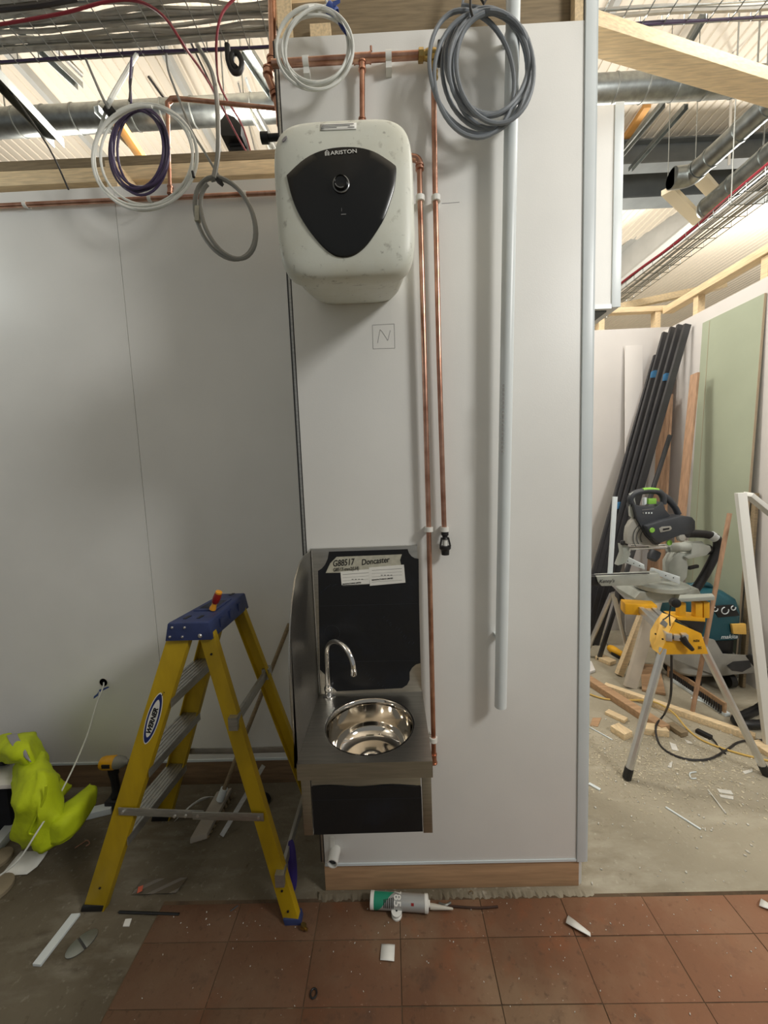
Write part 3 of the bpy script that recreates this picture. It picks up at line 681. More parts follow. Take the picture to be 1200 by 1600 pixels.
# white pipe end under the sink
wp = at(519, 1350, Y=YP - .05)
w_ = thing('white_pipe_end', wp, 'short open end of white plastic pipe poking out under the sink', 'pipe')
M().lathe([(.0165, 0), (.020, 0), (.020, .062), (.0165, .062), (.0165, 0)], wp, (0.1, 1, 0.1), 24, cap=False).build('sleeve', whitep, w_)
M().lathe([(.0001, .012), (.0163, .012)], wp, (0.1, 1, 0.1), 24).build('bore', darkg, w_)
M().obox(wp + V((-.005, .048, .03)), (.008, 0, 0), (0, .003, 0), (0, 0, .03)).build('hanger', whitep, w_)

# ================================================================ cables hung on the nib
def cable(name, pts, r, m, label, cat='cable', group=None, n=7, k=4):
    return tag(M().tube(spline(pts, k) if k else pts, r, n).build(name, m), label, cat, group)
e = [(493, 72, 56, 58, 0, 1.298), (488, 74, 58, 66, .1, 1.287), (500, 78, 50, 58, -.05, 1.278), (489, 72, 62, 63, .05, 1.27), (496, 68, 46, 54, .1, 1.262), (494, 82, 56, 58, -.15, 1.258), (491, 76, 61, 66, 0, 1.252), (502, 74, 50, 64, .1, 1.248)]
wc = thing('white_cable_coil', at(491, 140, Y=1.28), 'coil of white cable tied with blue tape at the top left of the nib', 'cable')
M().tube(pxs([(500, -60), (505, -15), (512, 8)], 1.30) + coil(e, 44, .006), .0042, 7).build('cable', cabw, wc)
tc_ = at(519, 17, Y=1.272); M().lathe([(.012, -.016), (.015, -.013), (.015, .013), (.012, .016), (.012, -.016)], tc_, (.75, 0, -.65), 14, cap=False).build('tape_wrap', bluet, wc)
M().prism([tc_ + V((.004, -.014, .008)), tc_ + V((.026, -.016, .012)), tc_ + V((.026, -.016, .002)), tc_ + V((.006, -.015, -.006))], (0, -.0008, 0)).build('tape_tail', bluet, wc)
M().tube(pxs([(527, 30), (535, 43), (543, 55)], 1.262), [.004, .006, .004], 8).build('taped_end', navy, wc)
e = [(766, 104, 62, 90, -.1, 1.30), (757, 114, 70, 98, -.05, 1.29), (772, 104, 58, 86, 0, 1.275), (760, 92, 70, 74, .08, 1.27), (770, 104, 64, 92, -.18, 1.262), (728, 120, 66, 104, -.1, 1.25), (756, 112, 72, 94, 0, 1.245), (768, 86, 56, 66, .12, 1.24), (766, 114, 68, 98, 0, 1.235), (776, 96, 58, 78, -.14, 1.23)]
gc = thing('grey_cable_coil', at(764, 220, Y=1.28), 'large grey cable coil tied at the top of the nib over the waste pipe', 'cable')
M().tube(pxs([(740, -60), (728, -20), (722, 8)], 1.30) + coil(e, 44, .006), .0062, 8).build('cable', cabg, gc)
M().tube(pxs([(736, -40), (735, 0), (735, 14), (739, 28)], 1.228), .0035, 6).build('tie', blackp, gc)
M().tube(pxs([(752, -60), (750, -6), (756, 6), (762, -6), (765, -60)], 1.27), .0042, 6).build('hanging_loop', cabk, gc)

# ================================================================ cable tray overhead
TZ = 3.60
def tray(name, a, b, width, pitch, label, zs=TZ, wires=5):
    a, b = V(a), V(b); d = (b - a).normalized(); s_ = d.cross(V((0, 0, 1))).normalized()
    t = thing(name, a, label, 'cable tray')
    offs = [-width / 2 + width * i / (wires - 1) for i in range(wires)]
    for o_, dz in [(o_, 0) for o_ in offs] + [(-width / 2, .05), (width / 2, .05)]:
        M().tube([a + s_ * o_ + V((0, 0, dz)), b + s_ * o_ + V((0, 0, dz))], .0032, 6).build('long_wire', galv, t)
    n_ = int((b - a).length / pitch); first = None
    for k in range(n_ + 1):
        c = a + d * (k * pitch + .02)
        if first is None:
            first = M().tube([c + s_ * -width / 2 + V((0, 0, .055)), c + s_ * -width / 2 + V((0, 0, -.004)), c + s_ * width / 2 + V((0, 0, -.004)), c + s_ * width / 2 + V((0, 0, .055))], .0028, 6).build('cross_wire', galv, t)
        else:
            q = first.copy(); COL.objects.link(q); q.location = first.location + d * (k * pitch)
    return t
ya, ybk = at(100, 94, Z=TZ).y, at(100, -30, Z=TZ).y
ym = (ya + ybk) / 2; wd = abs(ya - ybk)
tray('cable_tray', (-2.7, ym, TZ), (2.9, ym, TZ), wd, 0.10, 'long wire basket cable tray full of cables crossing the top of the picture')
random.seed(11)
def tray_run(y0, z0, x0, x1, amp):
    return [V((x0 + (x1 - x0) * k / 14, y0 + random.uniform(-amp, amp), z0 + random.uniform(0, amp * .5))) for k in range(15)]
for k in range(17):
    y0 = ya + .03 * -1 - (wd - .06) * (k % 9) / 8; z0 = TZ + .012 + .018 * (k // 9)
    tag(M().tube(spline(tray_run(y0, z0, -2.7, -.2 if k % 3 else 2.9, .013), 3), random.choice((.007, .008, .0095)), 6).build('data_cable', cabt), 'pale grey cable lying in the wire basket tray overhead', 'cable', 'grey cables lying in the tray')
for k in range(3):
    pts = tray_run(ya - .012 + .012 * k, TZ - .004 + .010 * k, -2.7, 2.9, .008)
    tag(M().tube(spline(pts, 3), .0052, 6).build('purple_cable', cabp), 'purple cable run along the near edge of the tray overhead', 'cable', 'purple cables along the tray')
cable('black_conduit', [at(-60, 23, Y=1.62), at(0, 15, Y=1.62), at(60, 9, Y=1.62), at(120, -2, Y=1.64)], .0085, cabk, 'thick black conduit in the top left corner above the tray', 'conduit')
cable('red_cable', [at(-40, 42, Y=1.60), at(0, 38, Y=1.60), at(60, 28, Y=1.60), at(110, 18, Y=1.6), at(170, 2, Y=1.6), at(215, 2, Y=1.6), at(255, 25, Y=1.6), at(290, 75, Y=1.62), at(330, 135, Y=1.95), at(372, 215, Y=2.3), at(400, 262, Y=2.6)], .0052, cabr, 'red cable arching over the tray from the left edge, then down behind the wall')
cable('red_cable', [at(395, -25, Y=1.6), at(358, 6, Y=1.6), at(342, 36, Y=1.6), at(338, 90, Y=1.65), at(346, 140, Y=1.9), at(380, 200, Y=2.25), at(398, 262, Y=2.62)], .0048, cabr, 'red cable curling down beside the nib near the dark junction box')
# hanging drops
D = [([(214, 84), (196, 115), (176, 150), (168, 166)], 1.66, .0085, cabw, 'white twin cable dropping from the tray to the white coil'),
     ([(134, 92), (148, 125), (160, 152), (170, 170)], 1.66, .0055, cabg2, 'grey cable slanting down to the black clip of the white coil'),
     ([(209, 96), (205, 125), (202, 158)], 1.75, .0035, cabk, 'thin dark lead dropping from the tray to the purple coil'),
     ([(260, 84), (263, 110), (278, 150), (300, 205), (318, 235), (345, 280)], 1.74, .0052, cabg2, 'grey flex hanging in a bow left of the dark junction box'),
     ([(308, 70), (330, 110), (338, 150), (341, 205), (340, 245), (334, 278)], 1.72, .0095, cabg2, 'thick grey flex hanging straight down to the small grey coil'),
     ([(-18, 92), (10, 135), (30, 162), (60, 205), (84, 245), (107, 296)], 1.80, .0038, cabk, 'thin dark wire hanging in front of the timber rail at the far left')]
for pts, Y, r, m, lb in D:
    q = [at(x, y, Y=(ya - .004) + (Y - ya) * min(1, i * 1.6 / (len(pts) - 1))) for i, (x, y) in enumerate(pts)]
    cable('hanging_cable', q, r, m, lb)
# hanging coils by the left wall
e = [(222, 240, 74, 78, .15, 1.75), (226, 246, 82, 84, .25, 1.735), (232, 238, 70, 72, .1, 1.72), (220, 250, 78, 86, .35, 1.715), (228, 243, 82, 78, .2, 1.71), (224, 250, 80, 84, .3, 1.70)]
hw = thing('white_cable_coil', at(226, 330, Y=1.72), 'loose white cable coil with a black clip hanging in front of the left wall', 'cable')
M().tube([at(168, 166, Y=1.70)] + coil(e, 44, .008)[34:], .0052, 7).build('cable', cabw, hw)
q = at(171, 173, Y=1.70); M().obox(q, (.012, 0, .014), (.010, 0, -.009), (0, .014, 0)).build('clip', blackp, hw, bevel=.003)
q = at(301, 268, Y=1.70); M().tube([q, q + V((.003, 0, -.022))], .006, 8).build('end_cap', blackp, hw)
e = [(217, 232, 40, 62, 0, 1.80), (214, 238, 45, 68, .08, 1.79), (226, 230, 38, 58, -.1, 1.785), (216, 238, 47, 70, .12, 1.78), (224, 236, 44, 66, -.12, 1.775), (212, 228, 40, 56, .05, 1.77), (220, 238, 45, 68, 0, 1.765)]
pc = thing('purple_cable_coil', at(217, 306, Y=1.78), 'dark purple cable coil hanging inside the loose white coil', 'cable')
M().tube(pxs([(206, 90), (203, 130), (205, 162)], 1.80) + coil(e, 40, .006), .0052, 7).build('cable', cabp, pc)
e = [(356, 340, 38, 64, -.40, 1.745), (351, 343, 44, 69, -.38, 1.73), (359, 341, 37, 64, -.48, 1.72)]
g3 = thing('grey_cable_coil', at(354, 408, Y=1.73), 'small coil of thick grey flex hanging left of the water heater', 'cable')
M().tube([at(334, 278, Y=1.74)] + coil(e, 40, .004), .0088, 8).build('cable', cabg2, g3)
q = at(309, 335, Y=1.725); M().obox(q, (.010, 0, 0), (0, .011, 0), (.003, 0, .030)).build('tape_wrap', tapeg, g3, bevel=.004)
q = at(343, 284, Y=1.73); M().obox(q, (.004, 0, .005), (.010, 0, -.008), (0, .012, 0)).build('tie', blackp, g3)
# left wall copper
YW = YL - .020
a, b = at(-90, 326, Y=YW), at(436, 301, Y=YW)
cp = thing('copper_pipe', a, 'horizontal copper pipe along the top of the left wall', 'pipe')
M().tube([a, b], .010, 12).build('pipe', copper, cp)
for xx in (.25, .62, .9):
    c = a + (b - a) * xx; mm = M(); mm.tube([c - V((.008, 0, 0)), c + V((.008, 0, 0))], .0135, 12); mm.obox(c + V((0, .0105, 0)), (.008, 0, 0), (0, .0095, 0), (0, 0, .008)); mm.build('pipe_clip', whitep, cp)
pts = pxs([(266, 305), (264, 250), (262, 175), (262, 162), (268, 155), (280, 154), (330, 159), (436, 170)], YW)
cp = thing('copper_pipe', pts[0], 'copper riser that turns right at an elbow behind the hanging coils', 'pipe')
M().tube(pts, .0085, 12).build('pipe', copper, cp)
M().tube(pxs([(262, 176), (262, 162), (268, 155), (281, 154)], YW), .0115, 12).build('elbow', copper, cp)
fitting(cp, at(266, 292, Y=YW), at(266, 303, Y=YW), .012)

# ================================================================ ducts, channel, services under the roof
DZ = 4.95; dy = at(1000, 137, Z=DZ).y
du = thing('spiral_duct', (0, dy, DZ), 'long galvanised round duct crossing behind the whole picture', 'duct')
M().tube([V((-5, dy, DZ)), V((5.5, dy, DZ))], .105, 28).build('duct', galv, du)
x_ = -4.9
while x_ < 5.4:
    M().tube([V((x_ - .006, dy, DZ)), V((x_ + .006, dy, DZ))], .110, 28).build('seam_ring', galvd, du); x_ += .27
for xx in (-3.4, -1.2, 1.0, 3.2):
    M().tube([V((xx, dy, DZ + .1)), V((xx, dy, DECK + .015))], .006, 6).build('hanger_rod', galvd, du)
def duct(a, b, r, label, seams, rod):
    a, b = V(a), V(b); d = (b - a).normalized()
    t = thing('round_duct', a, label, 'duct'); mm = M()
    M().tube([a, b], r, 24).build('duct', galv, t)
    for s_ in seams:
        c = a + (b - a) * s_; M().tube([c - d * .008, c + d * .008], r + .006, 24).build('seam_ring', galv, t)
    c = a + (b - a) * rod; M().tube([c + V((0, 0, r * .9)), V((c.x, c.y, DECK + .015))], .007, 6).build('hanger_rod', galvd, t)
    return t, d
a = at(1093, 262, Z=4.35); b = at(1206, 160, Z=4.35)
t, d = duct(a, b + (b - a) * .6, .085, 'round duct with an open elbow mouth at the upper right', (.12, .38, .6), .5)
el = [a, a - d * .07, a - d * .11 + V((-.05, 0, 0)), a - d * .12 + V((-.16, 0, -.0))]
M().tube(spline(el, 5), .092, 24).build('elbow', galv, t)
M().lathe([(.0001, .002), (.082, .002)], el[-1], (-1, 0, 0)).build('open_mouth', blackp, t)
a = at(1104, 326, Z=4.1); b = at(1206, 240, Z=4.1)
t, d = duct(a, b + (b - a) * .6, .095, 'capped round duct pointing at the viewer below the open-mouthed duct', (.02, .3, .6), .55)
M().lathe([(.095, 0), (.09, -.02), (.06, -.05), (.0001, -.06)], a, d).build('end_cap', galv, t)
def channel(name, p0, p1, w, dp, m, label, cat, opening=(0, 0, -1)):
    p0, p1 = V(p0), V(p1); d = (p1 - p0).normalized(); up = V(opening); s_ = d.cross(up).normalized(); up = s_.cross(d).normalized(); t = .004
    poly = [(-w / 2, 0), (w / 2, 0), (w / 2, dp), (w / 2 - t, dp), (w / 2 - t, t), (-w / 2 + t, t), (-w / 2 + t, dp), (-w / 2, dp)]
    return tag(M().ext(poly, p0, p1, s_, up).build(name, m, smooth=False), label, cat)
channel('strut_channel', at(-40, 76, Z=3.42), at(91, 217, Z=3.42), .055, .045, galv, 'open galvanised channel end pointing down at the upper left', 'channel')
for (p, q, Z, w, m, lb) in (((1045, 115), (1100, 20), DECK - .16, .07, galvd, 'grey channel fixed under the roof at the right of the joist'),
                            ((965, 245), (1035, 160), 5.5, .07, galvd, 'grey channel behind the duct beside the white header'),
                            ((985, 262), (1072, 162), 5.3, .05, galv, 'twin-edged pale channel slanting behind the duct at the right'),
                            ((20, 30), (125, 130), 5.0, .06, galv, 'pale channel crossing behind the tray at the upper left'),
                            ((385, 75), (430, 145), 5.0, .10, galv, 'wide pale trunking behind the tray beside the nib'),
                            ((395, 165), (432, 235), 4.6, .06, alu, 'shiny channel behind the black valve end'),
                            ((150, 165), (232, 250), 4.6, .045, trimw, 'white channel seen through the hanging coils'),):
    channel('ceiling_channel', at(*p, Z=Z), at(*q, Z=Z), w, .05, m, lb, 'channel')
tag(M().bar(at(184, 190, Z=4.55), at(232, 262, Z=4.55), (0, 0, 1), .06, .07).build('timber_batten', mat('orange_pine', rgb(214, 158, 88), .6, var=.1), bevel=.002), 'orange pine batten seen through the purple coil', 'timber')
tag(M().bar(at(978, 215, Z=DECK - .0305), at(1012, 164, Z=DECK - .0305), (0, 0, 1), .06, .08).build('timber_batten', MATS['orange_pine'], bevel=.002), 'orange pine batten behind the duct beside the white header', 'timber')
for p, q, Z, lb in (((1043, 297), (1092, 345), 4.35, 'cream batten with a dark end slanting below the dark beam'), ((1086, 268), (1120, 306), 4.45, 'cream batten between the two round ducts')):
    t = thing('cream_batten', at(*p, Z=Z), lb, 'batten')
    M().bar(at(*p, Z=Z), at(*q, Z=Z), (0, 0, 1), .05, .11).build('batten', mat('cream_board', rgb(226, 214, 186), .6), t)
    z_ = at(*q, Z=Z); M().obox(z_ + V((.02, 0, .03)), (.05, 0, 0), (0, .03, 0), (0, 0, .045)).build('end_box', blackp, t)
    M().tube([at(*p, Z=Z) + V((0, 0, .02)), V((at(*p, Z=Z).x, at(*p, Z=Z).y, DECK + .02))], .004, 5).build('hanger_wire', galvd, t)
# dark junction box and fittings behind the left wall
jb = thing('junction_box', at(360, 205, Y=2.5), 'black box with ribbed vents hanging behind the left wall near the nib', 'box')
M().prism(pxs([(341, 192), (352, 176), (366, 182), (377, 195), (377, 212), (345, 212)], 2.5), (0, .12, 0)).build('housing', blackp, jb, bevel=.006)
for k in range(4):
    M().bar(at(354 + k * 2, 217 + k * 6, Y=2.56), at(376 + k * 2.4, 216 + k * 6, Y=2.56), (0, 0, 1), .014, .03).build('rib', blackp, jb)
M().bar(at(352, 190, Y=2.60), at(384, 250, Y=2.60), (1, 0, 0), .11, .012).build('back_plate', cabg2, jb)
M().tube([at(352, 178, Y=2.55), V((at(352, 178, Y=2.55).x, 2.55, DECK + .015))], .005, 6).build('hanger', galvd, jb)
lo = thing('black_hose_coil', at(363, 116, Y=2.2), 'black hose looped under the tray left of the nib', 'hose')
M().tube(spline(pxs([(355, 70), (357, 95), (364, 112), (374, 112), (378, 98), (372, 84), (364, 84), (362, 98), (370, 108)], 1.87), 4), .012, 10).build('hose', blackp, lo)
for k, (p, q, Z, r, m, lb) in enumerate((((296, 62), (352, 178), 4.5, .010, cabk, 'dark conduit slanting behind the red cables'), ((322, 118), (354, 192), 4.5, .008, alub, 'thin bright conduit beside the junction box'), ((372, 128), (400, 240), 4.4, .010, alub, 'bright conduit slanting right of the junction box'), ((384, 122), (424, 240), 4.6, .014, trimw, 'white conduit slanting behind the nib edge'), ((70, 60), (128, 118), 5.2, .02, alub, 'pale pipe slanting behind the left part of the tray'), ((232, 120), (300, 215), 5.4, .012, cabk, 'dark cable fixed under the roof behind the coils'))):
    tag(M().tube([at(*p, Z=DECK - r * .9), at(*q, Z=DECK - r * .9)], r, 8).build('conduit', m), lb, 'conduit')
# second tray, running away over the next room
tray('cable_tray', (2.72, 2.4, 3.50), (2.72, 8.0, 3.50), .26, .14, 'wire basket tray running away over the right wall of the next room')
for k in range(6):
    tag(M().tube(spline([V((2.62 + .035 * k + random.uniform(-.01, .01), 2.4 + 5.6 * j / 9, 3.512 + random.uniform(0, .02))) for j in range(10)], 3), .008, 6).build('data_cable', cabt), 'grey cable lying in the far tray over the next room', 'cable', 'grey cables in the far tray')
tag(M().tube(spline([V((2.585 + .02 * math.sin(j * 1.1), 2.4 + 5.6 * j / 9, 3.555 + .015 * math.sin(j * 2.3))) for j in range(10)], 3), .014, 8).build('red_cable', cabr), 'thick red cable on the edge of the far tray over the next room', 'cable')
for yy in (3.1, 5.0):
    for o_ in (-.13, .13): tag(M().tube([V((2.72 + o_, yy, 3.49)), V((2.72 + o_, yy, DECK + .015))], .004, 6).build('hanger_rod', galvd), 'thin rod holding up the far cable tray', 'rod', 'rods of the far tray')
for xx in (-2.2, -.9, 1.45, 2.6):
    tag(M().tube([V((xx, ybk + .003, TZ - .008)), V((xx, ybk + .003, DECK + .015))], .004, 6).build('hanger_rod', galvd), 'thin rod holding up the long cable tray overhead', 'rod', 'rods of the long tray')
tag(M().tube([at(1146, 20, Y=4.6) + V((0, 0, 0)), at(1139, 258, Y=4.6)], .012, 8).build('hanger_tube', alub), 'pale tube hanging beside the open-mouthed duct', 'rod')

# ================================================================ stepladder
F0 = at(145, 1424, Z=0); T0 = at(281, 1000, Y=1.335); R0 = at(457, 1446, Z=0); U0 = at(322, 1000, Y=1.335)
F1 = at(257, 1274, Z=0); T1 = at(344, 958, Y=1.63); R1 = at(497, 1272, Z=0); U1 = at(374, 956, Y=1.63)
CT = at(300, 971, Y=1.325).z                                        # top of the cap
for p in (T0, U0, T1, U1): p.z = CT - .05
lad = thing('step_ladder', (F0 + R0 + F1 + R1) / 4, 'yellow fibreglass stepladder with aluminium treads and a blue top cap', 'ladder')
def rail(p0, p1, w, fl, inward, name):
    d = (p1 - p0).normalized(); n = V(inward); n = (n - d * n.dot(d)).normalized(); u = d.cross(n).normalized(); t = .005
    poly = [(-w / 2, 0), (w / 2, 0), (w / 2, fl), (w / 2 - t, fl), (w / 2 - t, t), (-w / 2 + t, t), (-w / 2 + t, fl), (-w / 2, fl)]
    return M().ext(poly, p0 + d * .012, p1, u, n).build(name, ladyel, lad, bevel=.0015), d, u, n
rf0, d0, u0, n0 = rail(F0, T0, .080, .030, (0.08, 1, 0), 'front_rail')
rr0, d1, u1, n1 = rail(R0, U0, .056, .026, (0.08, 1, 0), 'rear_rail')
rail(F1, T1, .080, .030, (-.08, -1, 0), 'front_rail')
rail(R1, U1, .056, .026, (-.08, -1, 0), 'rear_rail')
for p, d_, w, nn in ((F0, d0, .084, 1), (F1, (T1 - F1).normalized(), .084, -1), (R0, d1, .060, 1), (R1, (U1 - R1).normalized(), .060, -1)):
    M().obox(p + V((0, .016 * nn, .0135)), (w / 2, 0, 0), (0, .019, 0), (d_ * .013)).build('foot', blackp if w > .07 else ladblue, lad, bevel=.003)
for fr in (.27, .52, .77):
    a, b = F0.lerp(T0, fr), F1.lerp(T1, fr); b.z = a.z
    ax = (b - a).normalized(); sx = V((1, 0, 0)) - ax * ax.x; sx.normalize(); hw_ = .042
    tr = M(); tr.obox((a + b) / 2 + V((.0, 0, 0)), (b - a) / 2 - ax * .006, sx * hw_, (0, 0, .003))
    tr.obox((a + b) / 2 - sx * hw_ + V((0, 0, -.014)), (b - a) / 2 - ax * .006, sx * .002, (0, 0, .016))
    tr.obox((a + b) / 2 + sx * hw_ + V((0, 0, -.014)), (b - a) / 2 - ax * .006, sx * .002, (0, 0, .016))
    tread = tr.build('tread', alu, lad)
    for k in range(5):
        M().obox((a + b) / 2 + sx * (-.032 + .016 * k) + V((0, 0, .0038)), (b - a) / 2 - ax * .008, sx * .0014, (0, 0, .001)).build('grip_rib', alu, tread)
def flatbar(p, q, w, t, nm, m=alu):
    return M().bar(p, q, (0, 0, 1), w, t).build(nm, m, lad, bevel=.0008)
# spreaders on both sides, hinged in the middle
for (pf, tf, pr, tr_, sgn) in ((F0, T0, R0, U0, -1), (F1, T1, R1, U1, 1)):
    zt_ = .40 if sgn < 0 else .345; a = pf.lerp(tf, zt_ / (CT - .05)) + V((0, sgn * .006, 0)); b = pr.lerp(tr_, zt_ / (CT - .05)) + V((0, sgn * .006, 0))
    mid = (a + b) / 2 + V((.03, 0, -.004))
    flatbar(a - V((.018, 0, 0)), mid + V((.02, 0, 0)), .030, .003, 'spreader'); flatbar(mid - V((.02, 0, 0)) + V((0, sgn * .0035, 0)), b + V((.018, sgn * .0035, 0)), .030, .003, 'spreader')
    for q in (a, b, mid, mid + V((-.045, 0, 0)), mid + V((-.085, 0, 0))): M().cyl(q + V((0, sgn * .001, 0)), q + V((0, sgn * .008, 0)), .005, n=10).build('rivet', alub, lad)
# rear braces across the width
for fr in (.17, .70):
    a, b = R0.lerp(U0, fr) + V((.012, .0, 0)), R1.lerp(U1, fr) + V((.012, 0, 0)); b.z = a.z
    M().bar(a, b, (0, 0, 1), .040, .012).build('rear_brace', alu, lad, bevel=.001)
    for q in (a, b): M().obox(q, (.016, 0, 0), (0, .02, 0), (0, 0, .024)).build('bracket', alu, lad)
# blue cap
c00, c10 = at(256, 1001, Y=1.318), at(327, 1001, Y=1.318); e0 = at(264, 971, Y=1.322); e1 = at(327, 971, Y=1.322)
zb_, ztp = (c00.z + c10.z) / 2, CT
xa, xb = e0.x, e1.x; xc, xd = at(347, 928, Y=1.655).x, at(383, 928, Y=1.655).x
yn, yf = 1.318, 1.655
cap = M()
cap.rings([[V((xa - .018, yn, zb_)), V((xb + .006, yn, zb_)), V((xd + .012, yf, zb_)), V((xc - .022, yf, zb_))],
           [V((xa - .004, yn, ztp - .004)), V((xb, yn, ztp - .004)), V((xd, yf, ztp - .004)), V((xc - .006, yf, ztp - .004))],
           [V((xa, yn + .004, ztp)), V((xb - .004, yn + .004, ztp)), V((xd - .004, yf - .004, ztp)), V((xc, yf - .004, ztp))]])
capo = cap.build('top_cap', ladblue, lad, bevel=.004)
def captop(f, g): # f along the width 0..1, g front to rear
    x0 = xa + (xc - xa) * f; x1 = xb + (xd - xb) * f; return V((x0 + (x1 - x0) * g, yn + (yf - yn) * f, ztp))
for f, g in ((.10, .25), (.10, .60), (.9, .5)):
    M().bar(captop(f, g) + V((0, 0, .0008)), captop(f + .09, g + .02) + V((0, 0, .0008)), (1, 0, 0), .012, .0016).build('slot', blackp, capo)
M().prism([captop(.34, .12), captop(.34, .8), captop(.74, .8), captop(.74, .12)], (0, 0, .0035)).build('tool_tray', ladblue, capo, bevel=.001)
M().prism([captop(.40, .2), captop(.40, .7), captop(.68, .7), captop(.68, .2)], (0, 0, .0042)).build('tray_bottom', mat('dusty_blue_black', rgb(44, 48, 62), .8, var=.2, scale=30), capo)
for px_, py_, r in ((268.5, 981, .005), (288, 981, .005), (265, 995.5, .005), (284.5, 995.5, .005), (312, 994, .0078)):
    q = at(px_, py_, Y=yn - .002); M().lathe([(r, 0), (r, .003), (r * .6, .006), (.0001, .006)], q + V((0, .004, 0)), (0, -1, 0), 14).build('rivet', alub, capo)
for k in (0, 1, 2): M().obox(V((xb + .004 + (xd - xb) * (.25 + .25 * k), yn + (yf - yn) * (.25 + .25 * k), (zb_ + ztp) / 2)), (.004, 0, 0), (0, .012, 0), (0, 0, .016)).build('side_rib', ladblue, capo)
# maker's oval on the near front rail
oc = at(234, 1129, Y=1.30); tt = (oc.z - F0.z) / (T0.z - F0.z); oc = F0.lerp(T0, tt); nrm = -n0; uu = d0; vv = nrm.cross(uu).normalized()
def oval(L_, Wd, lift, nm, m, par):
    return M().prism([oc + uu * L_ * math.cos(2 * PI * k / 40) + vv * Wd * math.copysign(abs(math.sin(2 * PI * k / 40)) ** 1.15, math.sin(2 * PI * k / 40)) + nrm * lift for k in range(40)], nrm * .0004).build(nm, m, par, smooth=False)
ov = oval(.103, .0245, .0004, 'maker_badge', paper, rf0); oval(.098, .0215, .0009, 'badge_ring', navy, rf0); oval(.075, .0155, .0014, 'badge_face', paper, rf0)
text('lettering', 'WERNER', oc - uu * .060 - vv * .0085 + nrm * .002, uu, vv, .0165, ink, rf0, .15, .0011, 1.10)
mk = M()
for k in range(6):
    q = F0.lerp(T0, .80 - .012 * k) + vv * (.012 - .006 * k) * -1 + nrm * .0006; mk.bar(q, q + uu * random.uniform(.004, .01) + vv * random.uniform(-.006, .006), nrm, .0006, .0022)
mk.build('scratched_writing', ink, rf0, smooth=False)
for p, q, fr_ in ((F0, T0, .09), (R0, U0, .05), (R0, U0, .93), (R0, U0, .12)):
    M().cyl(p.lerp(q, fr_) - V((0, .001, 0)), p.lerp(q, fr_) - V((0, .004, 0)), .004, n=10).build('bolt', blackp, lad)
# screwdriver stuck in the cap
s0 = captop(.33, .70) + V((0, 0, .0045)); s1 = at(342.5, 924, Y=s0.y - .01); ax = (s1 - s0).normalized(); Ls = (s1 - s0).length
sd = thing('screwdriver', s0, 'red and amber handled screwdriver standing in the blue ladder cap', 'screwdriver')
M().lathe([(.0075, 0), (.0125, .003), (.0125, Ls * .10), (.009, Ls * .26), (.0095, Ls * .36)], s0, ax, 16).build('collar', orangep, sd)
M().lathe([(.0095, Ls * .36), (.0135, Ls * .45), (.0145, Ls * .65), (.0135, Ls * .85), (.0125, Ls * .90)], s0, ax, 12).build('grip', redplas, sd)
M().lathe([(.0125, Ls * .90), (.0130, Ls * .92), (.012, Ls * .985), (.006, Ls), (.0001, Ls)], s0, ax, 16).build('butt', orangep, sd)

# ================================================================ left recess: jacket, drill, broom, litter
random.seed(21)
def dth(p, dy): return V((p[0], p[1] + dy, p[2]))
# dark storage box with a pale board on it, hidden under the jacket
bx = at(0, 1300, Z=0)
sb_ = thing('storage_box', (-1.62, 1.66, 0), 'black storage box under the hi-vis jacket at the left edge', 'box')
M().box((-2.2, 1.63, .0), (-1.82, 1.80, .262)).build('body', darkcloth, sb_, bevel=.008)
M().box((-2.21, 1.62, .2625), (-1.81, 1.81, .285)).build('lid', blackp, sb_, bevel=.006)
M().box((-2.0, 1.615, .20), (-1.94, 1.629, .258)).build('latch', darkg, sb_, bevel=.002)
tag(M().hexa([(-2.25, 1.54, .2855), (-1.70, 1.56, .2855), (-1.76, 1.72, .2855), (-2.25, 1.72, .2855), (-2.25, 1.54, .305), (-1.70, 1.56, .305), (-1.76, 1.72, .305), (-2.25, 1.72, .305)]).build('white_board', board2, bevel=.001), 'scuffed white board lying on the black box at the left edge', 'board')
tag(M().tube(spline([(-2.1, 1.69, .352), (-2.0, 1.70, .357), (-1.9, 1.69, .35), (-1.83, 1.70, .345)], 4), [.026] * 2 + [.045] * 9 + [.026] * 2, 10).build('dark_glove', darkcloth), 'crumpled dark cloth under the hi-vis jacket at the left edge', 'cloth')
tag(M().bar(at(-30, 1350, Z=.022), at(26, 1284, Z=.022), (0, 0, 1), .040, .05).build('white_batten', trimw, bevel=.002), 'white painted batten on the floor in front of the black box', 'batten')
jk = thing('hi_vis_jacket', at(70, 1310, Z=0), 'crumpled yellow hi-vis jacket slung over the box in the left corner', 'jacket')
def sheet(rows, amp, seed, k=5):
    rs = [spline([at(x, y, Y=d) for x, y, d in r], k) for r in rows]; out = []
    for c in zip(*rs): out.append(spline(list(c), k))
    out = [list(r) for r in zip(*out)]; random.seed(seed)
    ph = [random.uniform(0, 6) for _ in range(4)]
    for i, r in enumerate(out):
        for j, p in enumerate(r):
            f = math.sin(j * .7 + i * .25 + ph[0]) * .5 + math.sin(i * .62 - j * .4 + ph[1]) * .4 + math.sin(j * 1.5 + i * .9 + ph[2]) * .25
            r[j] = V((p.x, p.y + amp * f, max(p.z, .012)))
    return out
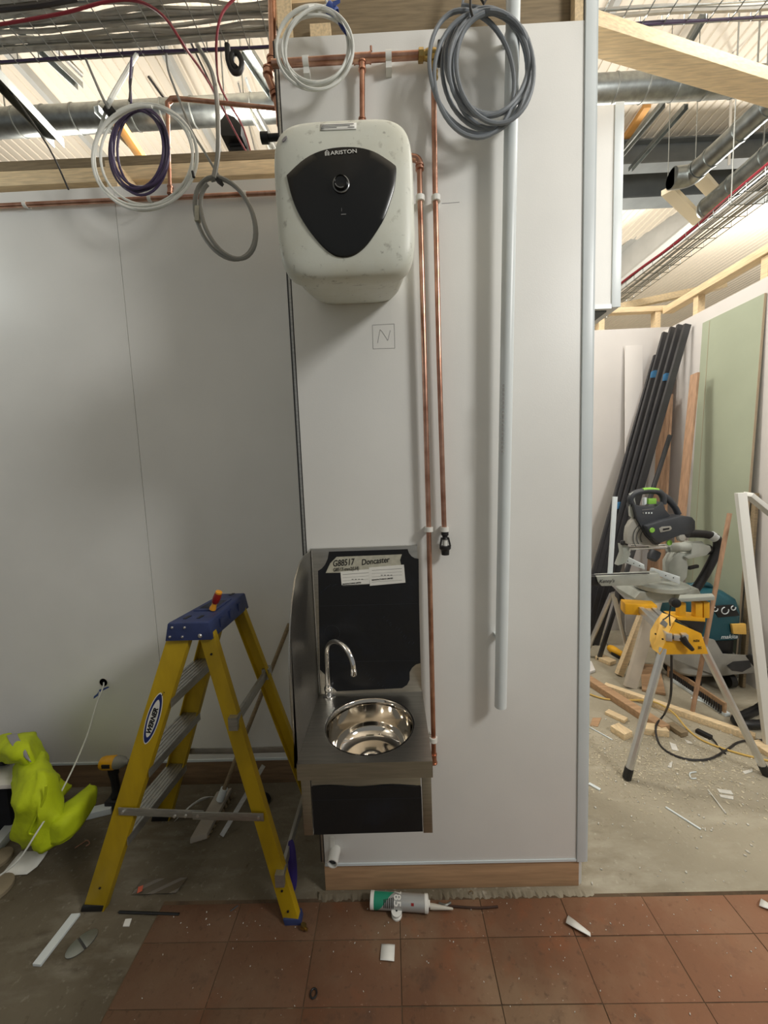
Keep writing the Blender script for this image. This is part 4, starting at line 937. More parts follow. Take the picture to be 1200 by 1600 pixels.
body_rows = [[(10, 1218, 1.68), (32, 1184, 1.66), (52, 1176, 1.65), (72, 1182, 1.67), (86, 1204, 1.74)],
             [(16, 1230, 1.53), (34, 1208, 1.51), (54, 1200, 1.50), (78, 1200, 1.53), (88, 1222, 1.66)],
             [(18, 1252, 1.44), (38, 1246, 1.41), (58, 1222, 1.43), (84, 1208, 1.50), (90, 1232, 1.62)],
             [(21, 1280, 1.44), (42, 1274, 1.39), (66, 1260, 1.41), (88, 1252, 1.46), (98, 1256, 1.54)],
             [(25, 1306, 1.46), (46, 1304, 1.40), (70, 1294, 1.41), (98, 1284, 1.43), (116, 1270, 1.52)],
             [(36, 1326, 1.46), (54, 1328, 1.43), (78, 1325, 1.42), (104, 1314, 1.43), (126, 1292, 1.50)]]
M().grid(sheet(body_rows, .020, 2)).build('jacket_body', hiviz, jk, solid=.006, ang=60)
slv = [[(62, 1262, 1.50), (84, 1266, 1.49), (106, 1252, 1.53), (128, 1236, 1.60), (142, 1224, 1.66)],
       [(60, 1290, 1.43), (84, 1288, 1.41), (110, 1272, 1.44), (134, 1252, 1.51), (150, 1230, 1.62)],
       [(54, 1321, 1.43), (84, 1320, 1.41), (110, 1308, 1.43), (132, 1284, 1.49), (147, 1258, 1.57)]]
M().grid(sheet(slv, .012, 5)).build('sleeve', hiviz, jk, solid=.006, ang=60)
hood = [[(-20, 1172, 1.72), (0, 1150, 1.70), (22, 1146, 1.68), (42, 1146, 1.68), (60, 1152, 1.72), (72, 1178, 1.76)],
        [(-20, 1188, 1.62), (2, 1166, 1.60), (24, 1164, 1.56), (44, 1164, 1.56), (62, 1176, 1.62), (74, 1196, 1.70)],
        [(-18, 1196, 1.60), (4, 1180, 1.57), (28, 1184, 1.53), (46, 1192, 1.53), (64, 1196, 1.58), (77, 1214, 1.68)],
        [(-12, 1190, 1.66), (8, 1190, 1.62), (30, 1196, 1.58), (50, 1204, 1.57), (66, 1208, 1.60), (80, 1224, 1.70)]]
M().grid(sheet(hood, .014, 9)).build('hood', hiviz, jk, solid=.006, ang=60)
tail = [[(76, 1206, 1.74), (86, 1212, 1.72), (98, 1220, 1.72), (112, 1226, 1.74)], [(78, 1226, 1.70), (88, 1232, 1.68), (100, 1234, 1.68), (111, 1230, 1.72)], [(80, 1244, 1.68), (90, 1246, 1.66), (98, 1244, 1.66), (104, 1238, 1.70)]]
M().grid(sheet(tail, .005, 3)).build('collar_flap', hiviz, jk, solid=.006, ang=60)
rs_ = [[(78, 1230, 1.645), (86, 1232, 1.64), (95, 1236, 1.64)], [(80, 1244, 1.625), (88, 1248, 1.62), (96, 1250, 1.63)], [(82, 1258, 1.60), (88, 1260, 1.60), (94, 1258, 1.61)]]
M().grid(sheet(rs_, .002, 4)).build('reflective_strip', reflective, jk, solid=.004)
rs_ = [[(10, 1150, 1.655), (18, 1148, 1.65), (28, 1147, 1.645)], [(20, 1164, 1.565), (28, 1164, 1.56), (36, 1164, 1.555)], [(34, 1182, 1.53), (42, 1186, 1.525), (50, 1190, 1.525)]]
M().grid(sheet(rs_, .004, 9)).build('reflective_strip', reflective, jk, solid=.006)
M().tube(spline(pxs([(72, 1228), (70, 1245), (62, 1265), (50, 1290), (46, 1302), (58, 1304)], 1.40), 4), .004, 6).build('seam', hiviz, jk)

# white cable from the hole in the wall, tied with blue tape
cable('white_cable', [at(162, 1066, Y=YL + .004), at(161, 1074, Y=1.85), at(150, 1104, Y=1.80), at(136, 1150, Y=1.72), at(112, 1205, Y=1.60), at(84, 1258, Y=1.46), at(58, 1300, Y=1.375), at(28, 1345, Y=1.335), at(-6, 1372, Y=1.31)], .0034, cabw, 'white cable hanging from a hole in the left wall with blue tape')
tq = at(157, 1079, Y=1.845); tt_ = thing('blue_tape_tie', tq, 'blue tape tied round the white cable under the hole in the wall', 'tape')
M().prism([tq + V((-.004, -.004, .006)), tq + V((.026, .02, .010)), tq + V((.030, .022, .004)), tq + V((.0, -.004, -.006))], (0, -.001, 0)).build('wrap', bluet, tt_)
M().prism([tq + V((-.002, -.006, .004)), tq + V((-.008, -.008, -.022)), tq + V((-.030, -.012, -.036)), tq + V((-.026, -.012, -.022)), tq + V((-.010, -.008, -.010))], (0, -.001, 0)).build('tail', bluet, tt_)

# cordless driver standing by the wall
dr = thing('cordless_driver', at(182, 1254, Z=0), 'yellow and black cordless impact driver standing by the wall behind the ladder', 'power tool')
db = ORIGIN[dr.name].copy(); db.y = 1.77; db.x = at(181, 1250, Y=1.77).x; ORIGIN[dr.name] = db; dr.location = db
hz = at(178, 1192, Y=1.77).z
M().box((db.x - .034, 1.735, 0), (db.x + .036, 1.81, .052)).build('battery', blackp, dr, bevel=.006)
M().tube(spline([(db.x + .002, 1.772, .05), (db.x + .006, 1.772, .10), (db.x + .0, 1.772, hz - .03)], 4), [.024] * 3 + [.018] * 4 + [.022] * 2, 14).build('handle', blackp, dr)
M().lathe([(.012, -.052), (.028, -.050), (.032, -.035), (.033, .012), (.030, .020)], V((db.x, 1.772, hz)), (1, 0, 0.03), 20).build('motor_housing', dewy, dr)
M().lathe([(.030, .0205), (.030, .035), (.024, .060), (.014, .070), (.011, .085)], V((db.x, 1.772, hz)), (1, 0, .03), 20).build('gear_case', cabg2, dr)
M().obox(V((db.x - .008, 1.741, hz + .004)), (.02, 0, 0), (0, .003, 0), (0, 0, .009)).build('side_label', blackp, dr)
M().obox(V((db.x + .022, 1.772, hz - .045)), (.006, 0, 0), (0, .007, 0), (0, 0, .012)).build('trigger', blackp, dr, bevel=.002)
# broom leaning in the recess
bh = at(338, 1290, Z=.03); bh.y = min(bh.y, 1.66)
br = thing('broom', V((bh.x, bh.y, 0)), 'dusty broom with a wooden pole leaning on the left wall behind the ladder', 'broom')
ptop = at(452, 975, Y=YL - .018); pb = at(345, 1246, Y=1.74)
M().tube([pb, ptop], .0105, 12).build('pole', brownwood, br)
M().tube([pb - (ptop - pb).normalized() * .012, pb + (ptop - pb).normalized() * .045], .018, 12).build('socket', trimw, br)
hx = (ptop - pb); hx.z = 0
hq = at(333, 1292, Z=.05)
M().obox(V((pb.x - .02, pb.y - .055, pb.z - .035)), V((.034, .012, 0)), V((-.010, -.115, -.012)), (0, .003, .012)).build('head', mat('dusty_wood', rgb(168, 160, 148), .8, var=.1), br, bevel=.006)
bm_ = M()
for i in range(4):
    for j in range(9):
        c = V((pb.x - .02, pb.y - .055, pb.z - .040)) + V((.034, .012, 0)) * (-.8 + 1.6 * i / 3) + V((-.010, -.115, -.012)) * (-.92 + 1.84 * j / 8)
        bm_.tube([c, V((c.x + .004, c.y, .002))], [.007, .010], 5)
tag(bm_.build('bristles', brownwood, br), kind='stuff')
tag(M().bar(at(412, 1196, Y=1.80), at(346, 1306, Z=.012), (1, .6, 0), .020, .006).build('metal_strip', alu), 'thin aluminium strip propped behind the ladder, beside the broom', 'strip')
# curled paper, black block, timber behind the ladder
rows = []
for i in range(9):
    t_ = i / 8; a_ = at(272 + 54 * t_, 1284 - 36 * t_ - 6 * math.sin(t_ * 3), Z=.004 + .03 * math.sin(t_ * PI) + .03 * t_); d_ = V((.035, .045 - .05 * t_, .010 + .012 * math.sin(t_ * PI)))
    rows.append([a_, a_ + d_ * .5 + V((0, 0, .006)), a_ + d_])
tag(M().grid(rows).build('curled_card', paper, solid=.0015, ang=60), 'curled white card offcut on the floor behind the ladder', 'card')
tag(M().box((at(252, 1240, Y=1.80).x - .03, 1.78, 0), (at(252, 1240, Y=1.80).x + .04, 1.84, .07)).build('dark_block', blackp, bevel=.005), 'small black block by the wall behind the ladder', 'block')
cl = at(402, 1268, Z=.0); tag(M().lathe([(.045, 0), (.05, .01), (.042, .025), (.02, .04), (.0001, .045)], V((cl.x, cl.y + .05, 0)), (0, .1, 1), 14).build('dark_sponge', darkcloth), 'dark lump of cloth on the floor beside the broom', 'cloth')
tag(M().bar(at(118, 1276, Z=.016), at(176, 1262, Z=.016), (0, 0, 1), .030, .045).build('white_batten', trimw, bevel=.002), 'white batten on the floor between the jacket and the ladder', 'batten')
# purple folded sheet behind the rear rail
p0_ = at(457, 1398, Z=0); p1_ = at(454, 1308, Y=p0_.y + .02); p2_ = p0_.lerp(p1_, .5) + V((.006, 0, 0)); w1_ = V((.016, .01, 0))
tag(M().grid([[p - w1_ * f, p + V((0, -.012, 0)), p + w1_ * f] for p, f in ((p0_ + V((0, 0, .006)), 1.1), (p2_, 1), (p1_, .7))]).build('purple_sheet', purplep, solid=.006, sub=2, ang=60), 'narrow purple plastic sheet standing behind the right ladder leg', 'sheet')
# floor litter, left
def flat(name, px, m, label, cat, h=.003, z=.0005, bevel=0, group=None):
    p = [at(x, y, Z=z) for x, y in px]
    return tag(M().prism(p, (0, 0, h)).build(name, m, bevel=bevel, smooth=False), label, cat, group)
TZ0 = .0058
flat('white_strip', [(112, 1431), (126, 1430), (64, 1511), (51, 1510)], trimw, 'flat white plastic strip on the concrete by the left ladder foot', 'strip', .010, bevel=.0015)
oc2 = at(128, 1475, Z=0); ou = (at(150, 1456, Z=0) - oc2) * 1.12; ow = V((-ou.y, ou.x, 0)).normalized() * .031
pd = thing('oval_plate', oc2, 'grey metal oval plate with a groove on the concrete at lower left', 'plate')
for sg in (-1, 1):
    pts = [oc2 + ou * math.cos(t) + ow * math.sin(t) + V((0, 0, .0008)) for t in [(-PI / 2 + .07 + (PI - .14) * k / 16) + (0 if sg > 0 else PI) for k in range(17)]]
    M().prism(pts, (0, 0, .0035)).build('half_plate', galvd, pd, bevel=.0008)
M().prism([oc2 + ou * -.06 + ow * -.9, oc2 + ou * .06 + ow * -.9, oc2 + ou * .06 + ow * .9, oc2 + ou * -.06 + ow * .9], (0, 0, .0022)).build('groove', darkg, pd)
flat('white_chip', [(196, 1437), (206, 1436), (202, 1448), (192, 1448)], paper, 'small white chip on the concrete right of the oval plate', 'chip', .003)
tag(M().tube([at(186, 1425, Z=.006), at(280, 1428.5, Z=.006)], .0045, 6).build('dark_rod', blackp), 'thin dark rod on the floor between the ladder feet', 'rod')
pk = thing('clear_packet', at(235, 1385, Z=0), 'crinkled clear plastic packet with orange print between the ladder legs', 'packet')
pr = [[at(205 + 70 * i / 6 + 6 * j, 1398 - 16 * j / 2 - 3 * i / 6, Z=.004 + .008 * ((i * 7 + j * 5) % 3) / 2) for i in range(7)] for j in range(4)]
M().grid(pr).build('film', mat('packet_film', rgb(104, 96, 84), .25), pk, solid=.001, smooth=False)
M().prism([at(216, 1386, Z=.014), at(224, 1383, Z=.014), at(222, 1392, Z=.014), at(214, 1396, Z=.014)], (0, 0, .0005)).build('print', mat('packet_orange', rgb(198, 96, 70), .5), pk)
bq = at(474, 1449, Z=TZ0 + .006); bt = thing('brass_bolt', bq, 'small brass coloured nut and bolt on the tiles by the right ladder foot', 'bolt')
M().lathe([(.011, -.005), (.011, .005)], bq + V((0, 0, .005)), (.3, .2, 1), 6).build('nut', brass, bt); M().tube([bq, bq + V((.016, -.012, .006))], .005, 8).build('shank', brass, bt)
tag(M().tube([at(360, 1424, Z=.004), at(372, 1415, Z=.004)], .003, 6).build('screw', blackp), 'small dark screw on the floor left of the right ladder leg', 'screw')
hk = spline(pxs([(126, 1315), (133, 1310), (138, 1308), (140, 1312), (136, 1317)], 1.47), 3); hk = [at(x, y, Z=.006) for x, y in ((117, 1325), (128, 1318), (136, 1313), (140, 1318), (134, 1322))]
tag(M().tube(spline(hk, 3), .0022, 6).build('wire_hook', copper), 'bent copper wire hook at the corner of the paper sheet', 'wire')
pg = [[at(2 + (75 - 2) * i / 6 - 0 + (22 * (1 - j / 4)) * (1 - i / 6) * .0 + [(0), (0)][0] + (1 - j / 4) * (26 if i < 6 else 0) * (1 - i / 6), 1370 - 40 * (1 - j / 4) - (2 + 4 * math.sin(i * .8)) * (i / 6), Z=.002 + .006 * math.sin(i * .9 + j) ** 2) for i in range(7)] for j in range(5)]
pg = [[at(a, b, Z=.002 + .008 * (math.sin(a * .12 + b * .2) ** 2)) for a, b in [(x0 + (x1 - x0) * i / 6, y0 + (y1 - y0) * i / 6) for i in range(7)]] for (x0, y0, x1, y1) in ((33, 1330, 75, 1330), (24, 1340, 68, 1341), (14, 1352, 58, 1354), (0, 1369, 42, 1366))]
tag(M().grid(pg).build('paper_sheet', paper, solid=.0008), 'creased grey-white paper sheet on the floor under the white cable end', 'paper')
for (cx, cy, r, lb) in ((-4, 1345, .052, 'round beige disc on the floor at the left edge, nearer the wall'), (-8, 1392, .06, 'round beige disc on the floor at the left edge, nearer the viewer')):
    c = at(cx, cy, Z=0); tag(M().lathe([(r, .0008), (r, .014), (r - .006, .018), (.0001, .018)], c, n=24).build('beige_disc', mat('beige_board', rgb(140, 128, 106), .8, var=.1), bevel=0), lb, 'disc')

# ================================================================ in front of the nib
a = at(578, 1396, Z=.034); b = at(669, 1404, Z=.034); a.y = 1.292; b.y = 1.276
a.x = at(579, 1396, Y=1.292).x; b.x = at(669, 1402, Y=1.276).x; RC = .0265
a.z = b.z = TZ0 + RC + .001; d = (b - a).normalized(); Lc = (b - a).length
ct = thing('sealant_cartridge', (a + b) / 2 - V((0, 0, RC)), 'green and silver sealant cartridge with a nozzle lying against the plinth', 'cartridge')
M().lathe([(.001, .003), (RC - .003, .003), (RC - .003, 0), (RC, 0), (RC, .012), (RC - .0008, .013)], a, d, 32).build('rear_rim', whitep, ct)
tb_ = M().lathe([(RC - .0009, .0131), (RC - .0009, Lc - .014)], a, d, 40).build('tube', sili, ct)
M().lathe([(RC - .0008, Lc - .0138), (RC + .0006, Lc - .013), (RC + .0006, Lc - .002), (RC - .003, Lc), (.010, Lc + .002), (.010, Lc + .006)], a, d, 32).build('front_collar', whitep, ct)
M().lathe([(.0095, Lc + .0062), (.0092, Lc + .02), (.0035, Lc + .088), (.002, Lc + .09)], a, (d + V((0, 0, -.05))).normalized(), 16).build('nozzle', mat('dull_white', rgb(186, 182, 170), .5), ct)
wn_ = V((0, 0, 1)); s_d = d.cross(wn_).normalized()
def oncyl(h, ang_, lift=.0006):                 # h along the tube, angle from straight up towards the viewer
    r = RC - .0009 + lift; return a + d * h + (wn_ * math.cos(ang_) + s_d * math.sin(ang_)) * r
if s_d.y > 0: s_d = -s_d
def patch(h0, h1, a0, a1, nm, m, lift, sl=0.0, par=None):
    rows = [[oncyl(h0 + (h1 - h0) * i / 6 + sl * j / 8 * (i / 6), a0 + (a1 - a0) * j / 8, lift) for j in range(9)] for i in range(7)]
    return M().grid(rows).build(nm, m, par or tb_)
patch(.0133, .088, -.5, 2.1, 'green_band', siliG, .0006, -.062)
# big product letters wrapped round the barrel, reading around it
def cyltext(body, h, ang0, size, m, nm, squash=1.0):
    cu = bpy.data.curves.new(nm, 'FONT'); cu.body = body; cu.size = size; cu.resolution_u = 3; cu.offset = .0006 if size > .02 else 0
    o = bpy.data.objects.new(nm, cu); COL.objects.link(o); bpy.context.view_layer.update()
    me = bpy.data.meshes.new_from_object(o.evaluated_get(bpy.context.evaluated_depsgraph_get())); bpy.data.objects.remove(o)
    for v in me.vertices:
        p = oncyl(h + v.co.y * squash, ang0 + v.co.x / RC, .0014); v.co = p - ORIGIN[tb_.name]
    me.materials.append(m); q = bpy.data.objects.new(nm, me); COL.objects.link(q); q.parent = tb_
cyltext('785', .088, -.78, .036, whitep, 'lettering', 1.0)
for k in range(6):
    patch(.050 + .0065 * k, .0535 + .0065 * k, .55 - .05 * k, 1.5, 'print_line', ink, .0011)
patch(.150, .160, .75, 1.05, 'red_mark', redplas, .001)
rc_ = at(620, 1432, Z=TZ0); rl = thing('white_reel', rc_, 'small white plastic reel with a centre hole beside the sealant cartridge', 'reel')
M().lathe([(.019, 0), (.019, .006), (.014, .007), (.014, .016), (.019, .017), (.019, .022), (.004, .0225), (.0035, .018), (.0001, .018)], rc_ + V((0, .004, .0002)), (0, -.12, 1), 28).build('reel', whitep, rl)
M().lathe([(.0001, 0), (.0035, 0)], rc_ + V((0, .001, .0232)), (0, -.12, 1), 12).build('hub_hole', blackp, rl)
tag(M().tube(spline([at(690, 1414, Z=TZ0 + .004), at(720, 1417, Z=TZ0 + .004), at(750, 1418.5, Z=TZ0 + .004), at(778, 1416.5, Z=TZ0 + .004)], 4), .0036, 7).build('rusty_rod', mat('rust', rgb(58, 38, 28), .8, var=.2, scale=40)), 'short rusty rod on the tiles right of the sealant nozzle', 'rod')
tag(M().tube(spline([at(686, 1411, Z=TZ0 + .004), at(696, 1414, Z=TZ0 + .008), at(704, 1410, Z=TZ0 + .004)], 4), .004, 6).build('bent_scrap', galvd), 'bent grey metal scrap under the tip of the sealant nozzle', 'scrap')
tag(M().tube([at(736 + 3.2 * math.cos(t), 1396 + 4 * math.sin(t), Y=1.326) for t in [2 * PI * k / 14 for k in range(14)]], .0011, 5, True).build('wire_ring', brass), 'small wire ring leaning on the plinth', 'ring')
rgc = at(490, 1552, Z=TZ0 + .003)
tag(M().tube([rgc + V((.0095 * math.cos(t), .0115 * math.sin(t), 0)) for t in [2 * PI * k / 24 for k in range(24)]], .0026, 7, True).build('rubber_ring', blackp), 'black rubber ring on the red tiles at lower centre', 'ring')
def curl(name, px, m, label, cat, lift, z=TZ0):
    (a0, a1, b1, b0) = [at(x, y, Z=z + .001) for x, y in px]; rows = []
    for i in range(7):
        t_ = i / 6; p, q = a0.lerp(b0, t_), a1.lerp(b1, t_); h = lift * (math.sin(t_ * PI) * .4 + t_ ** 2 * .6); rows.append([p + V((0, 0, h)), p.lerp(q, .5) + V((0, 0, h * .8 + .001)), q + V((0, 0, h))])
    return tag(M().grid(rows).build(name, m, solid=.0012, ang=60), label, cat)
pc_ = curl('paper_scrap', [(596, 1475), (617, 1476), (616, 1503), (594, 1501)], paper, 'square cream paper scrap on the red tiles in front of the cartridge', 'paper', .004)
curl('paper_scrap', [(888, 1430), (922, 1457), (923, 1468), (884, 1446)], paper, 'curled white paper peel on the red tiles at lower right', 'paper', .018)
curl('paper_scrap', [(1189, 1404), (1205, 1414), (1206, 1425), (1186, 1418)], paper, 'white paper scrap at the right edge where the tiles begin', 'paper', .012)
random.seed(41)
# crumbs on the tiles and concrete
m = M()
for k in range(420):
    if k < 130: x, y = random.uniform(-.9, 1.15), random.uniform(.92, 1.30); z = TZ0; sz = random.uniform(.0006, .0016)
    else: x, y = random.uniform(.72, 2.3), random.uniform(1.36, 2.4); z = 0.0; sz = random.uniform(.001, .0035)
    m.obox((x, y, z + sz), (sz, random.uniform(-sz, sz), 0), (0, sz * random.uniform(.5, 1.3), 0), (0, 0, sz * .8))
tag(m.build('crumbs', crumb, smooth=False), 'pale plaster crumbs scattered over tiles and concrete', 'debris', kind='stuff')

# ================================================================ the next room
SYY = 1.90
# leaning boards and profiles against the walls
def lean(name, b, t, w, th, m, label, cat, wdir=(1, 0, 0), group=None, bevel=.001):
    return tag(M().bar(b, t, wdir, w, th).build(name, m, bevel=bevel), label, cat, group)
nb_ = at(990, 540, Y=YB - .03); nbb = at(990, 985, Y=YB - .14); nbb.z = .004
lean('narrow_board', nbb, nb_, .155, .012, board2, 'narrow white board leaning on the back wall of the next room', 'board')
# green board leaning on the right wall
gx = XR - .012
def rw(px, py, off): return at(px, py, X=XR - off)
g = [rw(1070, 925, .10), rw(1150, 940, .10), rw(1194, 464, .016), rw(1098, 500, .016)]
y0, y1 = g[3].y, g[2].y
gb = thing('green_plasterboard', V((XR - .10, (y0 + y1) / 2, 0)), 'pale green plasterboard sheet leaning on the right wall of the next room', 'board')
zt0, zt1 = g[3].z, g[2].z; zt_m = (zt0 + zt1) / 2
M().hexa([(XR - .090, y1, .003), (XR - .090, y0, .003), (XR - .077, y0, .003), (XR - .077, y1, .003), (XR - .016, y1, zt_m), (XR - .016, y0, zt_m), (XR - .003, y0, zt_m), (XR - .003, y1, zt_m)]).build('sheet', mrboard, gb)
M().hexa([(XR - .091, y1 - .004, .003), (XR - .091, y1 - .0005, .003), (XR - .077, y1 - .0005, .003), (XR - .077, y1 - .004, .003), (XR - .017, y1 - .004, zt_m), (XR - .017, y1 - .0005, zt_m), (XR - .003, y1 - .0005, zt_m), (XR - .003, y1 - .004, zt_m)]).build('cut_edge', gyp, gb)
M().bar((XR - .0912, y0 - .07, .01), (XR - .0175, y0 - .07, zt_m - .01), (0, 1, 0), .003, .001).build('board_join', gyp, gb)
# brown batten next to it
lean('brown_batten', (XR - .075, y1 - .05, .006), (XR - .022, y1 - .02, rw(1162, 770, .05).z), .035, .02, brownwood, 'brown batten leaning beside the green board above the vacuum', 'batten', (0, 1, 0))
for k, ((bx_, by_), (tx_, ty_), w_, lb) in enumerate((((1012, 960), (1046, 560), .10, 'brown plank leaning behind the dark profiles, tallest of the planks'), ((1022, 980), (1040, 620), .16, 'wide brown plank leaning behind the saw handle'), ((1050, 960), (1086, 584), .075, 'tapering brown plank leaning right beside the green board'))):
    t0_ = at(tx_, ty_, X=XR - .03 - .05 * k); b0_ = at(bx_, by_, X=XR - .18 - .08 * k); dd = (t0_ - b0_).normalized(); b0_ = b0_ - dd * (b0_.z - .006) / dd.z
    lean('plank', b0_, t0_, w_, .018, ply_v, lb, 'plank', (0, 1, 0))
# dark profiles taped in a bundle
random.seed(4)
BT = []
bun = [((926, 905), (1026, 556)), ((934, 905), (1040, 520)), ((944, 900), (1052, 512)), ((954, 896), (1063, 508)), ((964, 890), (1074, 507))]
for k, (bp0, tp0) in enumerate(bun):
    t0_ = at(tp0[0], tp0[1], X=min(XR - .045, at(tp0[0], tp0[1], Y=YB - .06).x)); b0_ = at(bp0[0], bp0[1], Y=YB - .24 - .02 * k); dd = (t0_ - b0_).normalized(); b0_ = b0_ - dd * (b0_.z - .006) / dd.z
    BT.append((t0_, at(bp0[0], bp0[1], Y=YB - .24 - .02 * k), tp0[1], bp0[1]))
    o = M(); u_ = V((1, 0, 0)); u_ = (u_ - dd * u_.dot(dd)).normalized(); n_ = dd.cross(u_).normalized()
    o.ext([(-.026, -.012), (.026, -.012), (.026, .012), (.012, .012), (.008, .004), (-.008, .004), (-.012, .012), (-.026, .012)], b0_, t0_, u_, n_)
    tag(o.build('dark_profile', darkg, smooth=False), ['shortest dark grey profile at the left of the taped bundle', 'dark grey profile second from the left in the taped bundle', 'dark grey profile in the middle of the taped bundle', 'dark grey profile second from the right in the taped bundle', 'dark grey profile at the right of the taped bundle'][k], 'profile', 'dark profiles taped in a bundle')
for (py_, w_, kk, lb) in ((584, .075, 1, 'upper left blue tape on the dark profile bundle'), (586, .06, 3, 'upper right blue tape on the dark profile bundle'), (788, .11, 1, 'lower blue tape round the dark profile bundle')):
    ta_, tb2, ya_, yb_ = BT[kk]; c = ta_.lerp(tb2, (py_ - ya_) / (yb_ - ya_)) + V((0, -.0165, 0)); p = [c + V((-w_ / 2, 0, .02)), c + V((-.01, 0, .032)), c + V((w_ / 2, 0, .03)), c + V((w_ / 2 + .012, 0, -.02)), c + V((.012, 0, -.032)), c + V((-w_ / 2 - .005, 0, -.03))]
    tag(M().prism(p, (0, .004, 0)).build('blue_tape', bluet2, smooth=False), lb, 'tape')
t0_ = at(1047, 680, Y=YB - .37); b0_ = at(1012, 790, Y=YB - .44); dd = (t0_ - b0_).normalized(); lean('dark_bar', b0_ - dd * ((b0_.z - .006) / dd.z), t0_, .03, .02, darkg, 'short dark bar leaning in front of the planks behind the saw', 'bar')
t0_ = at(961, 776, Y=2.39); b0_ = at(953, 898.5, Y=2.37); lean('white_strip', b0_, t0_, .026, .012, trimw, 'upright white strip standing on the saw table arm left of the blade', 'strip')
# wooden stick and white profiles at the right
t0_ = at(1140, 802, Y=2.42); b0_ = at(1092, 1058, Y=2.36); dd = (t0_ - b0_).normalized(); b1_ = b0_ - dd * ((b0_.z - .006) / dd.z)
tag(M().tube([b1_, t0_], .0125, 12).build('wooden_stick', ply_v), 'round wooden stick standing between the saw stand and the vacuum', 'stick')
t0_ = at(1157, 770, Y=2.12); b0_ = at(1199, 1140, Y=2.06); dd = (t0_ - b0_).normalized(); b1_ = b0_ - dd * ((b0_.z - .004) / dd.z)
tag(M().ext([(-.025, -.012), (.025, -.012), (.025, .012), (-.025, .012)], b1_, t0_, (1, 0, 0), (0, 1, 0)).build('white_trunking', whitep, bevel=.003), 'long white trunking propped at the right edge in front of the vacuum', 'trunking')
t1_ = at(1168, 772, Y=2.145); e1_ = at(1240, 870, Y=2.3); dd = (t1_ - e1_).normalized(); e2_ = V((XR - .02, 2.25, .9)); 
tag(M().bar(t1_, V((XR - .016, 2.30, t1_.z - .36)), (0, 1, 0), .05, .024).build('white_trunking', whitep, bevel=.003), 'second white trunking leaning from the top of the first to the right wall', 'trunking')

# ---- folding saw stand
st = thing('saw_stand', (1.55, 2.45, 0), 'folding mitre saw stand with yellow end brackets and aluminium legs', 'stand')
NA = at(1062, 992, Y=1.93); FA = at(955, 920, Y=3.05); rz = .735
nA = V((at(1052, 985, Y=1.93).x, 1.93, rz)); fA = V((at(957, 915, Y=3.05).x, 3.05, rz - .02))
ax = (fA - nA).normalized(); sd_ = V((-ax.y, ax.x, 0)).normalized()
if sd_.x > 0: sd_ = -sd_                         # towards the left
for o_ in (-.034, .0, .034):
    M().bar(nA + sd_ * o_ - ax * .05, fA + sd_ * o_, (0, 0, 1), .040 if o_ else .030, .028).build('rail', alub, st, bevel=.003)
for o_ in (-.017, .017):
    M().bar(nA + sd_ * o_ - ax * .05, fA + sd_ * o_, (0, 0, 1), .012, .006).build('rail_groove', darkg, st)
def leg(a, b, name='leg'):
    a, b = V(a), V(b); d = (b - a).normalized(); lg = M().tube([a, b - d * .03], .0185, 8).build(name, alub, st)
    M().tube([b - d * .055, b], .0205, 8).build('leg_foot', blackp, lg)
leg(at(1036, 1012, Y=1.915), at(979, 1216, Z=.006)); leg(at(1098, 1010, Y=1.93), at(1198, 1210, Z=.006))
leg(at(958, 926, Y=3.0), at(986, 1040, Z=.006)); leg(at(956, 928, Y=3.06), at(914, 1024, Z=.006))
M().obox(fA + V((0, 0, -.01)), sd_ * .09, ax * .035, (0, 0, .028)).build('end_bracket', dewy, st, bevel=.006)
M().obox(fA.lerp(nA, .64) + sd_ * .035 + V((0, 0, .0)), sd_ * .085, ax * .05, (0, 0, .034)).build('saw_clamp', dewy, st, bevel=.006)
M().obox(fA.lerp(nA, .25) + V((0, 0, -.055)), sd_ * .04, ax * .06, (0, 0, .028)).build('locking_lever', blackp, st, bevel=.006)
# near end: yellow folded bracket
def ny(x, y, d=1.90): return at(x, y, Y=d)
M().prism([ny(1055, 972), ny(1096, 990), ny(1107, 1022), ny(1031, 1023)], (0, .012, 0)).build('bracket_plate', dewy, st, bevel=.002)
sp0 = [(1050, 977, 1.905), (1056, 966, 1.95), (1034, 958, 2.0), (1026, 968, 1.985), (1016, 985, 1.97), (1015, 1000, 1.96), (1019, 1014, 1.94), (1031, 1023, 1.902)]
M().prism([at(x, y, Y=d) for x, y, d in sp0], (.006, .006, 0)).build('bracket_side', dewo, st, bevel=.001)
for (x, y) in ((1023, 989), (1034, 997), (1029, 1016), (1052, 973)):
    M().lathe([(.0001, .0), (.0045, 0)], at(x, y, Y=1.925) + V((-.004, -.012, 0)), (-.6, -.8, 0), 10).build('hole', blackp, st)
M().prism([at(1031, 974, Y=1.955), at(1046, 984, Y=1.925), at(1049, 979, Y=1.925), at(1036, 967, Y=1.955)], (-.004, -.005, 0)).build('rating_label', inkg, st)
M().tube([ny(1065, 995, 1.885), ny(1072, 1005, 1.875), ny(1082, 1015, 1.875)], [.018, .014, .010], 12).build('lever_knob', blackp, st)
text('lettering', 'KEN', ny(1093, 999.5, 1.8985), (-1, 0, .02), (0, 0, -1), .012, ink, st, 0, .0003, .9).name = 'lettering'
text('lettering', 'SE', ny(1096.5, 1010, 1.8985), (-1, 0, .02), (0, 0, -1), .014, ink, st, 0, .0003, 1.0)
